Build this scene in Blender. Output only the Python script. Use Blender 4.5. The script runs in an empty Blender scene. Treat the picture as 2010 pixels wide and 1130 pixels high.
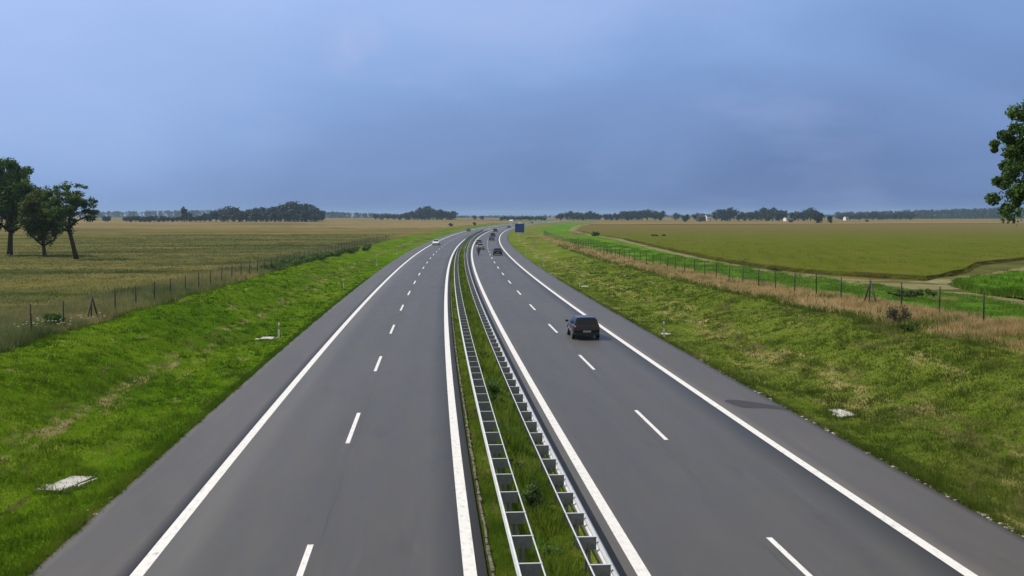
import bpy, bmesh, math, random
import numpy as np
from mathutils import Vector, Matrix
from mathutils.geometry import delaunay_2d_cdt
random.seed(7)
RNG = np.random.default_rng(11)
scene = bpy.context.scene
COL = scene.collection
R = math.radians

# ------------------------------------------------------------------ camera
cam_data = bpy.data.cameras.new('camera')
cam = bpy.data.objects.new('camera', cam_data)
COL.objects.link(cam)
cam.location = (0, 0, 8.1)
cam.rotation_euler = (R(90 - 3.8162), 0, R(-4.4880))
cam_data.sensor_width = 36
cam_data.lens = 36 * 2149.94 / 2010
cam_data.clip_end = 40000
scene.camera = cam

# ------------------------------------------------------------------ light
SUN_AZ, SUN_EL = -66.0, 50.0          # azimuth from +Y, negative = to the left
scene.view_settings.view_transform = 'Standard'
scene.view_settings.look = 'None'
scene.view_settings.exposure = 0.0
scene.view_settings.gamma = 1.0
sd = Vector((math.sin(R(SUN_AZ)) * math.cos(R(SUN_EL)), math.cos(R(SUN_AZ)) * math.cos(R(SUN_EL)), math.sin(R(SUN_EL))))
sun_data = bpy.data.lights.new('sun', 'SUN')
sun_data.energy = 4.3
sun_data.angle = R(0.6)
sun_data.color = (1.0, 0.94, 0.84)
sun = bpy.data.objects.new('sun', sun_data)
COL.objects.link(sun)
sun.location = (-60, 30, 80)
sun.rotation_euler = sd.to_track_quat('Z', 'Y').to_euler()

world = bpy.data.worlds.new('World')
scene.world = world
world.use_nodes = True


def build_world():
    nt = world.node_tree
    N, L = nt.nodes, nt.links
    N.clear()
    out = N.new('ShaderNodeOutputWorld')
    sky = N.new('ShaderNodeTexSky')
    sky.sky_type = 'NISHITA'
    sky.sun_disc = False
    sky.sun_elevation = R(SUN_EL)
    sky.sun_rotation = R(SUN_AZ)
    bg1 = N.new('ShaderNodeBackground'); bg1.inputs[1].default_value = 0.08
    L.new(sky.outputs[0], bg1.inputs[0])
    tc = N.new('ShaderNodeTexCoord')
    # cloud deck: direction projected on a high flat layer
    mp = N.new('ShaderNodeMapping'); mp.inputs['Scale'].default_value = (1.3, 1.3, 3.6)
    L.new(tc.outputs['Generated'], mp.inputs[0])
    n1 = N.new('ShaderNodeTexNoise'); n1.inputs['Scale'].default_value = 2.1; n1.inputs['Detail'].default_value = 5; n1.inputs['Roughness'].default_value = 0.5
    n1.inputs['Distortion'].default_value = 0.4
    L.new(mp.outputs[0], n1.inputs['Vector'])
    # thin cloud is brighter towards the sun
    dot = N.new('ShaderNodeVectorMath'); dot.operation = 'DOT_PRODUCT'
    L.new(tc.outputs['Generated'], dot.inputs[0]); dot.inputs[1].default_value = sd
    mr = N.new('ShaderNodeMapRange'); mr.inputs['From Min'].default_value = 0.1; mr.inputs['From Max'].default_value = 0.72
    mr.inputs['To Min'].default_value = 0.0; mr.inputs['To Max'].default_value = 0.62
    L.new(dot.outputs['Value'], mr.inputs['Value'])
    ad = N.new('ShaderNodeMath'); ad.operation = 'MULTIPLY_ADD'
    L.new(n1.outputs['Fac'], ad.inputs[0]); ad.inputs[1].default_value = 0.62; 
    sub = N.new('ShaderNodeMath'); sub.operation = 'SUBTRACT'; L.new(mr.outputs[0], sub.inputs[0]); sub.inputs[1].default_value = 0.16
    sz = N.new('ShaderNodeSeparateXYZ'); L.new(tc.outputs['Generated'], sz.inputs[0])
    mzr = N.new('ShaderNodeMapRange'); mzr.inputs['From Min'].default_value = 0.0; mzr.inputs['From Max'].default_value = 0.22
    mzr.inputs['To Min'].default_value = -0.25; mzr.inputs['To Max'].default_value = 0.34
    L.new(sz.outputs['Z'], mzr.inputs['Value'])
    ad0 = N.new('ShaderNodeMath'); ad0.operation = 'ADD'; L.new(sub.outputs[0], ad0.inputs[0]); L.new(mzr.outputs[0], ad0.inputs[1])
    L.new(ad0.outputs[0], ad.inputs[2])
    cr = N.new('ShaderNodeValToRGB')
    e = cr.color_ramp.elements
    e[0].position = 0.0; e[0].color = (0.115, 0.202, 0.45, 1)
    e[1].position = 0.95; e[1].color = (0.44, 0.60, 1.0, 1)
    m = cr.color_ramp.elements.new(0.4); m.color = (0.238, 0.385, 0.73, 1)
    L.new(ad.outputs[0], cr.inputs[0])
    bg2 = N.new('ShaderNodeBackground'); bg2.inputs[1].default_value = 1.0
    L.new(cr.outputs[0], bg2.inputs[0])
    # warm pale wisps
    n2 = N.new('ShaderNodeTexNoise'); n2.inputs['Scale'].default_value = 3.4; n2.inputs['Detail'].default_value = 6; n2.inputs['Roughness'].default_value = 0.55
    L.new(mp.outputs[0], n2.inputs['Vector'])
    m2 = N.new('ShaderNodeMapRange'); m2.inputs['From Min'].default_value = 0.55; m2.inputs['From Max'].default_value = 0.85; m2.inputs['To Max'].default_value = 0.35
    L.new(n2.outputs['Fac'], m2.inputs['Value'])
    mx = N.new('ShaderNodeMix'); mx.data_type = 'RGBA'
    # one small pale puff high up, left of the middle
    dp = N.new('ShaderNodeVectorMath'); dp.operation = 'DOT_PRODUCT'; dp.inputs[1].default_value = Vector((-.062, .987, .149)).normalized()
    nv = N.new('ShaderNodeVectorMath'); nv.operation = 'NORMALIZE'; L.new(tc.outputs['Generated'], nv.inputs[0]); L.new(nv.outputs[0], dp.inputs[0])
    n3 = N.new('ShaderNodeTexNoise'); n3.inputs['Scale'].default_value = 26; n3.inputs['Detail'].default_value = 4; L.new(tc.outputs['Generated'], n3.inputs['Vector'])
    pf = N.new('ShaderNodeMapRange'); pf.inputs['From Min'].default_value = 0.9994; pf.inputs['From Max'].default_value = 0.99997; pf.inputs['To Max'].default_value = 0.5
    L.new(dp.outputs['Value'], pf.inputs['Value'])
    pm = N.new('ShaderNodeMath'); pm.operation = 'MULTIPLY'; L.new(pf.outputs[0], pm.inputs[0])
    p3 = N.new('ShaderNodeMapRange'); p3.inputs['From Min'].default_value = 0.35; p3.inputs['From Max'].default_value = 0.7; L.new(n3.outputs['Fac'], p3.inputs['Value']); L.new(p3.outputs[0], pm.inputs[1])
    pa = N.new('ShaderNodeMath'); pa.operation = 'MAXIMUM'; L.new(pm.outputs[0], pa.inputs[0]); L.new(m2.outputs[0], pa.inputs[1])
    L.new(pa.outputs[0], mx.inputs[0]); L.new(cr.outputs[0], mx.inputs[6]); mx.inputs[7].default_value = (0.47, 0.54, 0.86, 1)
    # ahead slate blue cloud; unseen sky overhead and behind made white to neutralise ambient
    sx = N.new('ShaderNodeSeparateXYZ'); L.new(tc.outputs['Generated'], sx.inputs[0])
    mb = N.new('ShaderNodeMapRange'); mb.inputs['From Min'].default_value = 0.80; mb.inputs['From Max'].default_value = 0.15
    L.new(sx.outputs['Y'], mb.inputs['Value'])
    mz = N.new('ShaderNodeMix'); mz.data_type = 'RGBA'
    L.new(mb.outputs[0], mz.inputs[0]); L.new(mx.outputs[2], mz.inputs[6]); mz.inputs[7].default_value = (0.50, 0.50, 0.50, 1)
    L.new(mz.outputs[2], bg2.inputs[0])
    ms = N.new('ShaderNodeMixShader'); ms.inputs[0].default_value = 0.9
    L.new(bg1.outputs[0], ms.inputs[1]); L.new(bg2.outputs[0], ms.inputs[2])
    L.new(ms.outputs[0], out.inputs[0])


build_world()
scene.render.engine = 'CYCLES'
scene.cycles.max_bounces = 6
scene.cycles.diffuse_bounces = 3
scene.cycles.glossy_bounces = 3
scene.cycles.transmission_bounces = 4
scene.cycles.volume_bounces = 1
scene.cycles.transparent_max_bounces = 8

# ------------------------------------------------------------------ helpers
def tag(o, label=None, cat=None, group=None, kind=None):
    if label: o['label'] = label
    if cat: o['category'] = cat
    if group: o['group'] = group
    if kind: o['kind'] = kind
    return o


def empty(name, loc=(0, 0, 0), rz=0.0, label=None, cat=None, group=None):
    o = bpy.data.objects.new(name, None)
    COL.objects.link(o)
    o.location = loc
    o.rotation_euler = (0, 0, rz)
    o.empty_display_size = 0.3
    return tag(o, label, cat, group)


def mesh_np(name, V, Fc, mats=None, parent=None, uv=None, tint=None, smooth=False, fmat=None, link=True):
    """V (n,3); Fc (m,k) integer faces, all with k corners; uv per-vertex (n,2); tint per-vertex"""
    V = np.asarray(V, np.float32); Fc = np.asarray(Fc, np.int32)
    me = bpy.data.meshes.new(name)
    n, (m, k) = len(V), Fc.shape
    me.vertices.add(n); me.vertices.foreach_set('co', V.ravel())
    me.loops.add(m * k); me.loops.foreach_set('vertex_index', Fc.ravel())
    me.polygons.add(m)
    me.polygons.foreach_set('loop_start', np.arange(0, m * k, k, dtype=np.int32))
    if smooth: me.polygons.foreach_set('use_smooth', np.ones(m, bool))
    if mats is not None:
        for mt in (mats if isinstance(mats, (list, tuple)) else [mats]): me.materials.append(mt)
    if fmat is not None: me.polygons.foreach_set('material_index', np.asarray(fmat, np.int32))
    if uv is not None:
        l = me.uv_layers.new(name='UVMap')
        l.data.foreach_set('uv', np.asarray(uv, np.float32)[Fc.ravel()].ravel())
    if tint is not None:
        a = me.attributes.new('tint', 'FLOAT', 'POINT')
        a.data.foreach_set('value', np.asarray(tint, np.float32))
    me.update(calc_edges=True)
    me.validate()
    if not link: return me
    return link_mesh(name, me, parent)


def link_mesh(name, me, parent=None):
    o = bpy.data.objects.new(name, me)
    COL.objects.link(o)
    if parent is not None: o.parent = parent
    return o


class MB:
    """collects shapes into one bmesh"""
    def __init__(s): s.bm = bmesh.new()

    def face(s, pts, mi=0):
        vs = [s.bm.verts.new(p) for p in pts]
        f = s.bm.faces.new(vs); f.material_index = mi
        return f

    def box(s, c, d, rz=0.0, bevel=0.0, mi=0, M=None):
        r = bmesh.ops.create_cube(s.bm, size=1.0)
        vs = r['verts']
        mat = Matrix.Translation(c) @ Matrix.Rotation(rz, 4, 'Z') @ Matrix.Diagonal((d[0], d[1], d[2], 1))
        if M is not None: mat = M @ mat
        bmesh.ops.transform(s.bm, matrix=mat, verts=vs)
        fs = {f for v in vs for f in v.link_faces}
        for f in fs: f.material_index = mi
        if bevel:
            es = list({e for v in vs for e in v.link_edges})
            bmesh.ops.bevel(s.bm, geom=es, offset=bevel, segments=2, affect='EDGES', profile=0.6)
        return s

    def tube(s, pts, rad, seg=8, caps=True, mi=0):
        pts = [Vector(p) for p in pts]
        if not isinstance(rad, (list, tuple)): rad = [rad] * len(pts)
        rings = []
        prev = None
        for i, p in enumerate(pts):
            a = pts[max(i - 1, 0)]; b = pts[min(i + 1, len(pts) - 1)]
            t = (b - a).normalized()
            if prev is None:
                ref = Vector((0, 0, 1)) if abs(t.z) < 0.9 else Vector((1, 0, 0))
                u = t.cross(ref).normalized()
            else:
                u = (prev - t * prev.dot(t)).normalized()
            prev = u
            w = t.cross(u)
            rings.append([s.bm.verts.new(p + (u * math.cos(2 * math.pi * k / seg) + w * math.sin(2 * math.pi * k / seg)) * rad[i]) for k in range(seg)])
        for a, b in zip(rings[:-1], rings[1:]):
            for k in range(seg):
                f = s.bm.faces.new((a[k], a[(k + 1) % seg], b[(k + 1) % seg], b[k])); f.material_index = mi; f.smooth = True
        if caps:
            f = s.bm.faces.new(list(reversed(rings[0]))); f.material_index = mi
            f = s.bm.faces.new(rings[-1]); f.material_index = mi
        return s

    def lathe_x(s, prof, c, seg=20, mi=0):
        """profile of (x, r) turned about the X axis"""
        rings = []
        for x, r in prof:
            rings.append([s.bm.verts.new((c[0] + x, c[1] + r * math.cos(2 * math.pi * k / seg), c[2] + r * math.sin(2 * math.pi * k / seg))) for k in range(seg)])
        for a, b in zip(rings[:-1], rings[1:]):
            for k in range(seg):
                f = s.bm.faces.new((a[k], a[(k + 1) % seg], b[(k + 1) % seg], b[k])); f.material_index = mi; f.smooth = True
        s.bm.faces.new(rings[0]); s.bm.faces.new(list(reversed(rings[-1])))
        return s

    def loft(s, rings, closed=True, caps=True, smooth=True, mi=0):
        rs = [[s.bm.verts.new(p) for p in r] for r in rings]
        n = len(rs[0])
        for a, b in zip(rs[:-1], rs[1:]):
            for k in range(n if closed else n - 1):
                f = s.bm.faces.new((a[k], a[(k + 1) % n], b[(k + 1) % n], b[k])); f.smooth = smooth; f.material_index = mi
        if caps and closed:
            for r in (list(reversed(rs[0])), rs[-1]):
                f = s.bm.faces.new(r); f.material_index = mi
        return s

    def mesh(s, name, mats=None):
        bmesh.ops.recalc_face_normals(s.bm, faces=s.bm.faces)
        me = bpy.data.meshes.new(name)
        s.bm.to_mesh(me); s.bm.free()
        for m in (mats if isinstance(mats, (list, tuple)) else [mats]): me.materials.append(m)
        return me

    def build(s, name, mats, parent=None, label=None):
        o = link_mesh(name, s.mesh(name, mats), parent)
        if label: o['label'] = label
        return o


def children(o): return [c for c in bpy.data.objects if c.parent is o]


KIDS = {}
def copy_tree(o, parent=None):
    """a thing, its parts and their sub-parts"""
    c = o.copy(); COL.objects.link(c)
    c.parent = parent
    if o not in KIDS: KIDS[o] = children(o)
    for ch in KIDS[o]: copy_tree(ch, c)
    return c


# ------------------------------------------------------------------ the lie of the land
KX = [-200, 0, 40, 80, 120, 170, 230, 300, 400, 550, 750, 1000, 1300, 1800]
VX = [0, 0, .1, .53, 1.26, 2.57, 4.77, 8.21, 14.78, 28.23, 53.5, 97, 163, 310]
KZ = [-200, 0, 30, 80, 140, 220, 320, 450, 650, 1000, 1300, 1800]
VZ = [0, 0, 0, .01, .02, .08, .12, .25, .55, 1.0, 1.2, 1.2]
BR = ([-100, 50, 75, 100, 170, 300, 600, 1000, 3000], [2.5, 2.2, 1.8, 1.4, .9, .6, .3, 0, 0])
BL = ([-100, 50, 80, 110, 150, 250, 500, 1000, 3000], [1.8, 1.6, 1.45, 1.25, 1.0, .7, .4, .1, 0])


def herm(K, V, s):
    K = np.array(K, float); V = np.array(V, float); m = np.gradient(V, K)
    s = np.asarray(s, float); sc = np.clip(s, K[0], K[-1])
    i = np.clip(np.searchsorted(K, sc) - 1, 0, len(K) - 2); d = K[i + 1] - K[i]; t = (sc - K[i]) / d
    r = (2*t**3 - 3*t**2 + 1)*V[i] + (t**3 - 2*t*t + t)*d*m[i] + (-2*t**3 + 3*t*t)*V[i+1] + (t**3 - t*t)*d*m[i+1]
    return r + np.where(s > K[-1], (s - K[-1]) * m[-1], 0)


def Xc(s): return herm(KX, VX, s)
def Zr(s): return herm(KZ, VZ, np.clip(s, -200, 1800))


def smst(u, a, b):
    t = np.clip((u - a) / (b - a), 0, 1)
    return t * t * (3 - 2 * t)


def bumps(u, s):
    """gentle unevenness of the unpaved ground"""
    return 1.25*(0.05*np.sin(u*.9 + s*.13) * np.sin(s*.21 - u*.4) + 0.04*np.sin(u*1.7 - s*.43) + 0.03*np.sin(s*.77 + u*.6))


def prof(u, s):
    u = np.asarray(u, float)
    br = np.interp(s, *BR); bl = np.interp(s, *BL)
    r = br*smst(u, 16., 25.5) + .15*br*smst(u, 25, 29) - .05*(smst(u, 15, 16.2) - smst(u, 16.2, 18.5))
    l = bl*smst(-u, 11., 19.5) - .05*(smst(-u, 9.2, 10.3) - smst(-u, 10.3, 12.5))
    med = -.14*(smst(u, 1.32, 1.38) - smst(u, 3.9, 4.0))
    rough = bumps(u, s) * np.maximum(smst(u, 15.3, 18), smst(-u, 9.4, 12))
    far = smst(np.abs(u), 60, 400)
    return r + l + med + rough + far*0.5*np.sin(u*.004 + 1)*np.sin(s*.003)


def H(u, s): return Zr(s) + prof(u, s)


def P(u, s, dz=0.0):
    """world point at lateral offset u from the road axis and distance s"""
    return Vector((float(Xc(s)) + u, s, float(H(u, s)) + dz))


def heading(s):
    d = float(Xc(s + 1) - Xc(s - 1)) / 2
    return -math.atan(d)


def Hxy(x, y): return float(H(x - float(Xc(y)), y))


# ------------------------------------------------------------------ materials
def newmat(name):
    m = bpy.data.materials.new(name); m.use_nodes = True
    nt = m.node_tree
    return m, nt, nt.nodes, nt.links, nt.nodes['Principled BSDF']


def plain(name, col, rough=0.5, metal=0.0, spec=0.5, var=0.12, scale=6.0, bump=0.0, emit=None, coat=0.0):
    """a procedural finish: base colour broken up by noise"""
    m, nt, N, L, b = newmat(name)
    tc = N.new('ShaderNodeTexCoord')
    n = N.new('ShaderNodeTexNoise'); n.inputs['Scale'].default_value = scale; n.inputs['Detail'].default_value = 4
    L.new(tc.outputs['Object'], n.inputs['Vector'])
    cr = N.new('ShaderNodeValToRGB')
    e = cr.color_ramp.elements
    e[0].position = .3; e[1].position = .7
    e[0].color = tuple(c*(1 - var) for c in col) + (1,); e[1].color = tuple(min(1, c*(1 + var)) for c in col) + (1,)
    L.new(n.outputs['Fac'], cr.inputs[0]); L.new(cr.outputs[0], b.inputs['Base Color'])
    b.inputs['Roughness'].default_value = rough
    b.inputs['Metallic'].default_value = metal
    b.inputs['Specular IOR Level'].default_value = spec
    b.inputs['Coat Weight'].default_value = coat
    b.inputs['Coat Roughness'].default_value = 0.04
    if bump:
        bp = N.new('ShaderNodeBump'); bp.inputs['Strength'].default_value = bump; bp.inputs['Distance'].default_value = 0.02
        L.new(n.outputs['Fac'], bp.inputs['Height']); L.new(bp.outputs[0], b.inputs['Normal'])
    return m


def uvnoise(N, L, scale, detail=4, rough=.55, dist=0.0, loc=None):
    """noise in road coordinates; scale = (per metre across, per metre along)"""
    uv = N.new('ShaderNodeUVMap')
    mp = N.new('ShaderNodeMapping'); mp.inputs['Scale'].default_value = (scale[0], scale[1], 1)
    mp.inputs['Location'].default_value = loc or (random.uniform(0, 50), random.uniform(0, 50), 0)
    L.new(uv.outputs[0], mp.inputs[0])
    n = N.new('ShaderNodeTexNoise'); n.inputs['Scale'].default_value = 1.0; n.inputs['Detail'].default_value = detail
    n.inputs['Roughness'].default_value = rough; n.inputs['Distortion'].default_value = dist
    L.new(mp.outputs[0], n.inputs['Vector'])
    return n.outputs['Fac']


def ramp(N, L, fac, stops, interp='LINEAR'):
    cr = N.new('ShaderNodeValToRGB'); cr.color_ramp.interpolation = interp
    e = cr.color_ramp.elements
    e[0].position, e[0].color = stops[0][0], tuple(stops[0][1]) + (1,)
    e[1].position, e[1].color = stops[-1][0], tuple(stops[-1][1]) + (1,)
    for p, c in stops[1:-1]:
        k = e.new(p); k.color = tuple(c) + (1,)
    L.new(fac, cr.inputs[0])
    return cr.outputs[0]


def mixc(N, L, fac, a, b, mode='MIX'):
    mx = N.new('ShaderNodeMix'); mx.data_type = 'RGBA'; mx.blend_type = mode
    for sock, v in ((mx.inputs[0], fac), (mx.inputs[6], a), (mx.inputs[7], b)):
        if hasattr(v, 'is_linked'): L.new(v, sock)
        elif isinstance(v, (int, float)): sock.default_value = v
        else: sock.default_value = tuple(v) + (1,)
    return mx.outputs[2]


def math_(N, L, op, a, b=None, c=None, clamp=False):
    n = N.new('ShaderNodeMath'); n.operation = op; n.use_clamp = clamp
    for i, v in enumerate((a, b, c)):
        if v is None: continue
        if hasattr(v, 'is_linked'): L.new(v, n.inputs[i])
        else: n.inputs[i].default_value = v
    return n.outputs[0]


def maprange(N, L, v, a, b, c=0.0, d=1.0):
    n = N.new('ShaderNodeMapRange')
    L.new(v, n.inputs[0])
    for i, x in enumerate((a, b, c, d)): n.inputs[i + 1].default_value = x
    return n.outputs[0]


def uvsep(N, L):
    uv = N.new('ShaderNodeUVMap'); s = N.new('ShaderNodeSeparateXYZ'); L.new(uv.outputs[0], s.inputs[0])
    return s.outputs[0], s.outputs[1]


def bump_from(N, L, b, h, strength, dist):
    bp = N.new('ShaderNodeBump'); bp.inputs['Strength'].default_value = strength; bp.inputs['Distance'].default_value = dist
    L.new(h, bp.inputs['Height']); L.new(bp.outputs[0], b.inputs['Normal'])


def asphalt_mat(name, base, dark, tracks, seams=()):
    m, nt, N, L, b = newmat(name)
    u, s = uvsep(N, L)
    big = uvnoise(N, L, (.35, .035), 4, .55)
    col = ramp(N, L, big, [(.3, dark), (.7, base)])
    mid = uvnoise(N, L, (1.6, .22), 5, .6)
    col = mixc(N, L, maprange(N, L, mid, .45, .8, 0, .35), col, tuple(c*1.25 for c in base))
    for uc, w, amt in tracks:                                     # wheel tracks: polished, slightly lighter
        d = math_(N, L, 'ABSOLUTE', math_(N, L, 'SUBTRACT', u, uc))
        f = maprange(N, L, d, w, w*.3, 0, amt)
        col = mixc(N, L, f, col, (base[0]*1.16, base[1]*1.17, base[2]*1.19))
    fine = uvnoise(N, L, (40, 40), 2, .7)
    col = mixc(N, L, .8, col, ramp(N, L, fine, [(.25, (.62, .62, .62)), (.75, (1.35, 1.35, 1.35))]), 'MULTIPLY')
    # sealed longitudinal seam, old repair patches, a dark oil line between the wheel tracks
    wob = math_(N, L, 'ADD', u, math_(N, L, 'MULTIPLY', uvnoise(N, L, (.01, .35), 3), .12))
    for uc in seams:
        d = math_(N, L, 'ABSOLUTE', math_(N, L, 'SUBTRACT', wob, uc))
        f = math_(N, L, 'MULTIPLY', maprange(N, L, d, .035, .012, 0, .45), maprange(N, L, uvnoise(N, L, (.3, .12), 3), .42, .58, 0, 1))
        col = mixc(N, L, f, col, tuple(c*.45 for c in dark))
    blot = maprange(N, L, uvnoise(N, L, (.8, .22), 6, .72), .56, .76, 0, .5)
    col = mixc(N, L, blot, col, tuple(c*.62 for c in dark))
    pale = maprange(N, L, uvnoise(N, L, (2.2, .12), 4, .6), .60, .74, 0, .35)
    col = mixc(N, L, pale, col, tuple(c*1.35 for c in base))
    L.new(col, b.inputs['Base Color'])
    L.new(maprange(N, L, mid, .3, .8, .52, .66), b.inputs['Roughness'])
    b.inputs['Specular IOR Level'].default_value = 0.34
    bump_from(N, L, b, fine, .35, .012)
    return m


def paint_mat():
    m, nt, N, L, b = newmat('road paint')
    w = uvnoise(N, L, (7, 3), 5, .7)
    col = ramp(N, L, w, [(.26, (.30, .29, .27)), (.43, (.64, .625, .59)), (.8, (.78, .765, .735))])
    L.new(col, b.inputs['Base Color']); b.inputs['Roughness'].default_value = .65
    return m


def grass_mat(name, greens, straw, straw_amt, straw_scale=(.5, .12), blade=False, bare=None, rows=None, bump=.6, streak=None, ripen=None, bands=False):
    """greens: dark, mid, light; straw mixes in by noise in road coordinates; streak=(u, half width, amount)"""
    m, nt, N, L, b = newmat(name)
    big = uvnoise(N, L, (.16, .05), 4, .6)
    mid = uvnoise(N, L, (.95, .5), 5, .65, .6)
    v = math_(N, L, 'ADD', math_(N, L, 'MULTIPLY', big, .5), math_(N, L, 'MULTIPLY', mid, .5))
    col = ramp(N, L, v, [(.34, greens[0]), (.5, greens[1]), (.64, greens[2])])
    st = uvnoise(N, L, straw_scale, 6, .68, .8)
    sf = maprange(N, L, st, .62 - straw_amt*.3, .78 - straw_amt*.3, 0, .9)
    u, s = uvsep(N, L)
    if ripen: col = mixc(N, L, maprange(N, L, math_(N, L, 'ADD', s, math_(N, L, 'MULTIPLY', mid, 60)), ripen[0], ripen[1], 0, .85), col, ripen[2])
    if streak:
        wob = math_(N, L, 'ADD', u, math_(N, L, 'MULTIPLY', math_(N, L, 'SUBTRACT', uvnoise(N, L, (.2, .12), 3), .5), 2.6))
        d = math_(N, L, 'ABSOLUTE', math_(N, L, 'SUBTRACT', wob, streak[0]))
        band = maprange(N, L, d, streak[1], streak[1]*.2, 0, 1)
        brk = maprange(N, L, uvnoise(N, L, (1.1, .28), 5, .7), .50, .62, 0, streak[2])
        sf = math_(N, L, 'MAXIMUM', sf, math_(N, L, 'MULTIPLY', band, brk))
    if bands:                                                     # patches of different sward, long in the view across the field
        bn = uvnoise(N, L, (.010, .042), 4, .6, .4, (3.3, 7.7, 0))
        col = mixc(N, L, .9, col, ramp(N, L, bn, [(.36, (.50, .64, .55)), (.5, (1.05, 1.05, 1.05)), (.64, (1.6, 1.36, 1.28))]), 'MULTIPLY')
        sf = math_(N, L, 'MAXIMUM', sf, maprange(N, L, uvnoise(N, L, (.014, .06), 5, .65, .5, (11.2, 4.1, 0)), .56, .68, 0, .75))
    col = mixc(N, L, sf, col, straw)
    if bare:
        bf = maprange(N, L, uvnoise(N, L, (.8, .3), 5, .7), .66, .72, 0, .8)
        col = mixc(N, L, bf, col, bare)
    fine = uvnoise(N, L, (7, 5), 5, .75)
    col = mixc(N, L, .85, col, ramp(N, L, fine, [(.25, (.62, .62, .62)), (.75, (1.4, 1.4, 1.36))]), 'MULTIPLY')
    if blade:
        at = N.new('ShaderNodeAttribute'); at.attribute_name = 'tint'
        col = mixc(N, L, .9, col, ramp(N, L, at.outputs['Fac'], [(0, (.80, .83, .78)), (.5, (1, 1, 1)), (1, (1.36, 1.26, 1.28))]), 'MULTIPLY')
        tr = N.new('ShaderNodeBsdfTranslucent'); L.new(col, tr.inputs[0])
        b.inputs['Roughness'].default_value = .7; b.inputs['Specular IOR Level'].default_value = .1
        L.new(col, b.inputs['Base Color'])
        ms = N.new('ShaderNodeMixShader'); ms.inputs[0].default_value = .45
        L.new(b.outputs[0], ms.inputs[1]); L.new(tr.outputs[0], ms.inputs[2])
        L.new(ms.outputs[0], N['Material Output'].inputs[0])
    else:
        L.new(col, b.inputs['Base Color']); b.inputs['Roughness'].default_value = .9; b.inputs['Specular IOR Level'].default_value = .0
        bump_from(N, L, b, math_(N, L, 'ADD', fine, math_(N, L, 'MULTIPLY', mid, 1.5)), bump, .25)
    return m


def leaf_mat(name, dark, mid, light, trans=.35, scale=.5):
    m, nt, N, L, b = newmat(name)
    at = N.new('ShaderNodeAttribute'); at.attribute_name = 'tint'
    tc = N.new('ShaderNodeTexCoord')
    n = N.new('ShaderNodeTexNoise'); n.inputs['Scale'].default_value = scale; n.inputs['Detail'].default_value = 3
    L.new(tc.outputs['Object'], n.inputs['Vector'])
    v = math_(N, L, 'ADD', math_(N, L, 'MULTIPLY', at.outputs['Fac'], .5), math_(N, L, 'MULTIPLY', n.outputs['Fac'], .5))
    col = ramp(N, L, v, [(.25, dark), (.5, mid), (.75, light)])
    oi = N.new('ShaderNodeObjectInfo')
    hs = N.new('ShaderNodeHueSaturation'); L.new(col, hs.inputs['Color'])
    L.new(maprange(N, L, oi.outputs['Random'], 0, 1, .75, 1.25), hs.inputs['Value'])
    L.new(maprange(N, L, oi.outputs['Random'], 0, 1, .485, .515), hs.inputs['Hue'])
    L.new(hs.outputs[0], b.inputs['Base Color'])
    b.inputs['Roughness'].default_value = .55; b.inputs['Specular IOR Level'].default_value = .3
    tr = N.new('ShaderNodeBsdfTranslucent'); L.new(hs.outputs[0], tr.inputs[0])
    ms = N.new('ShaderNodeMixShader'); ms.inputs[0].default_value = trans
    L.new(b.outputs[0], ms.inputs[1]); L.new(tr.outputs[0], ms.inputs[2])
    L.new(ms.outputs[0], N['Material Output'].inputs[0])
    return m


def paint_car(name, col, rough=.25, metal=0.0, coat=1.0):
    return plain(name, col, rough, metal, .5, .05, 3.0, 0, None, coat)


M = {}
M['lane_l'] = asphalt_mat('lane asphalt bluish', (.076, .070, .060), (.058, .054, .047), [(-5.6, .9, .25), (-4.2, .9, .25), (-1.9, .8, .15), (-.3, .7, .1)], (-2.62, 1.16))
M['lane_r'] = asphalt_mat('lane asphalt grey', (.075, .070, .060), (.057, .053, .047), [(5.9, .8, .1), (7.4, .8, .15), (9.5, .9, .22), (11.1, .9, .22)], (8.25, 4.45))
M['shoulder'] = asphalt_mat('shoulder asphalt brownish', (.088, .079, .067), (.071, .064, .055), [])
M['paint'] = paint_mat()
G_L = [(.040, .092, .004), (.075, .146, .006), (.128, .192, .014)]
G_R = [(.062, .100, .010), (.100, .142, .017), (.155, .182, .034)]
M['verge_l'] = grass_mat('left verge grass', G_L, (.30, .225, .12), .10, streak=(-13.6, .9, .9), bare=None)
M['verge_r'] = grass_mat('right verge grass', G_R, (.30, .24, .11), .24, streak=(18.8, 1.1, 1.0))
M['median'] = grass_mat('median soil and grass', [(.045, .085, .010), (.085, .135, .014), (.14, .175, .024)], (.22, .165, .085), .3, (1.5, .3), bare=(.13, .095, .07))
M['field_l'] = grass_mat('rough pasture', [(.040, .062, .015), (.076, .084, .025), (.120, .104, .038)], (.22, .155, .066), .26, (.012, .05), bump=.5, ripen=(360, 660, (.150, .120, .052)), bands=True)
M['stubble'] = grass_mat('stubble field', [(.15, .118, .054), (.19, .146, .072), (.24, .178, .096)], (.14, .13, .05), .3, (.02, .03), bump=.2)
M['crop_green'] = grass_mat('young green crop', [(.040, .112, .008), (.074, .170, .012), (.110, .200, .020)], (.14, .17, .02), .1, bump=.5)
M['grain'] = grass_mat('ripening grain', [(.060, .086, .008), (.086, .105, .012), (.108, .114, .018)], (.13, .105, .034), .2, (.03, .02), bump=.35, ripen=(300, 640, (.135, .100, .040)))
M['grain_far'] = grass_mat('ripe grain', [(.15, .105, .04), (.19, .135, .055), (.2, .14, .07)], (.14, .12, .04), .3, (.02, .02), bump=.2)
M['track'] = grass_mat('dry dirt track', [(.145, .130, .065), (.19, .168, .09), (.235, .205, .12)], (.10, .13, .03), .46, (.6, .2), bump=.3)
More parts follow.
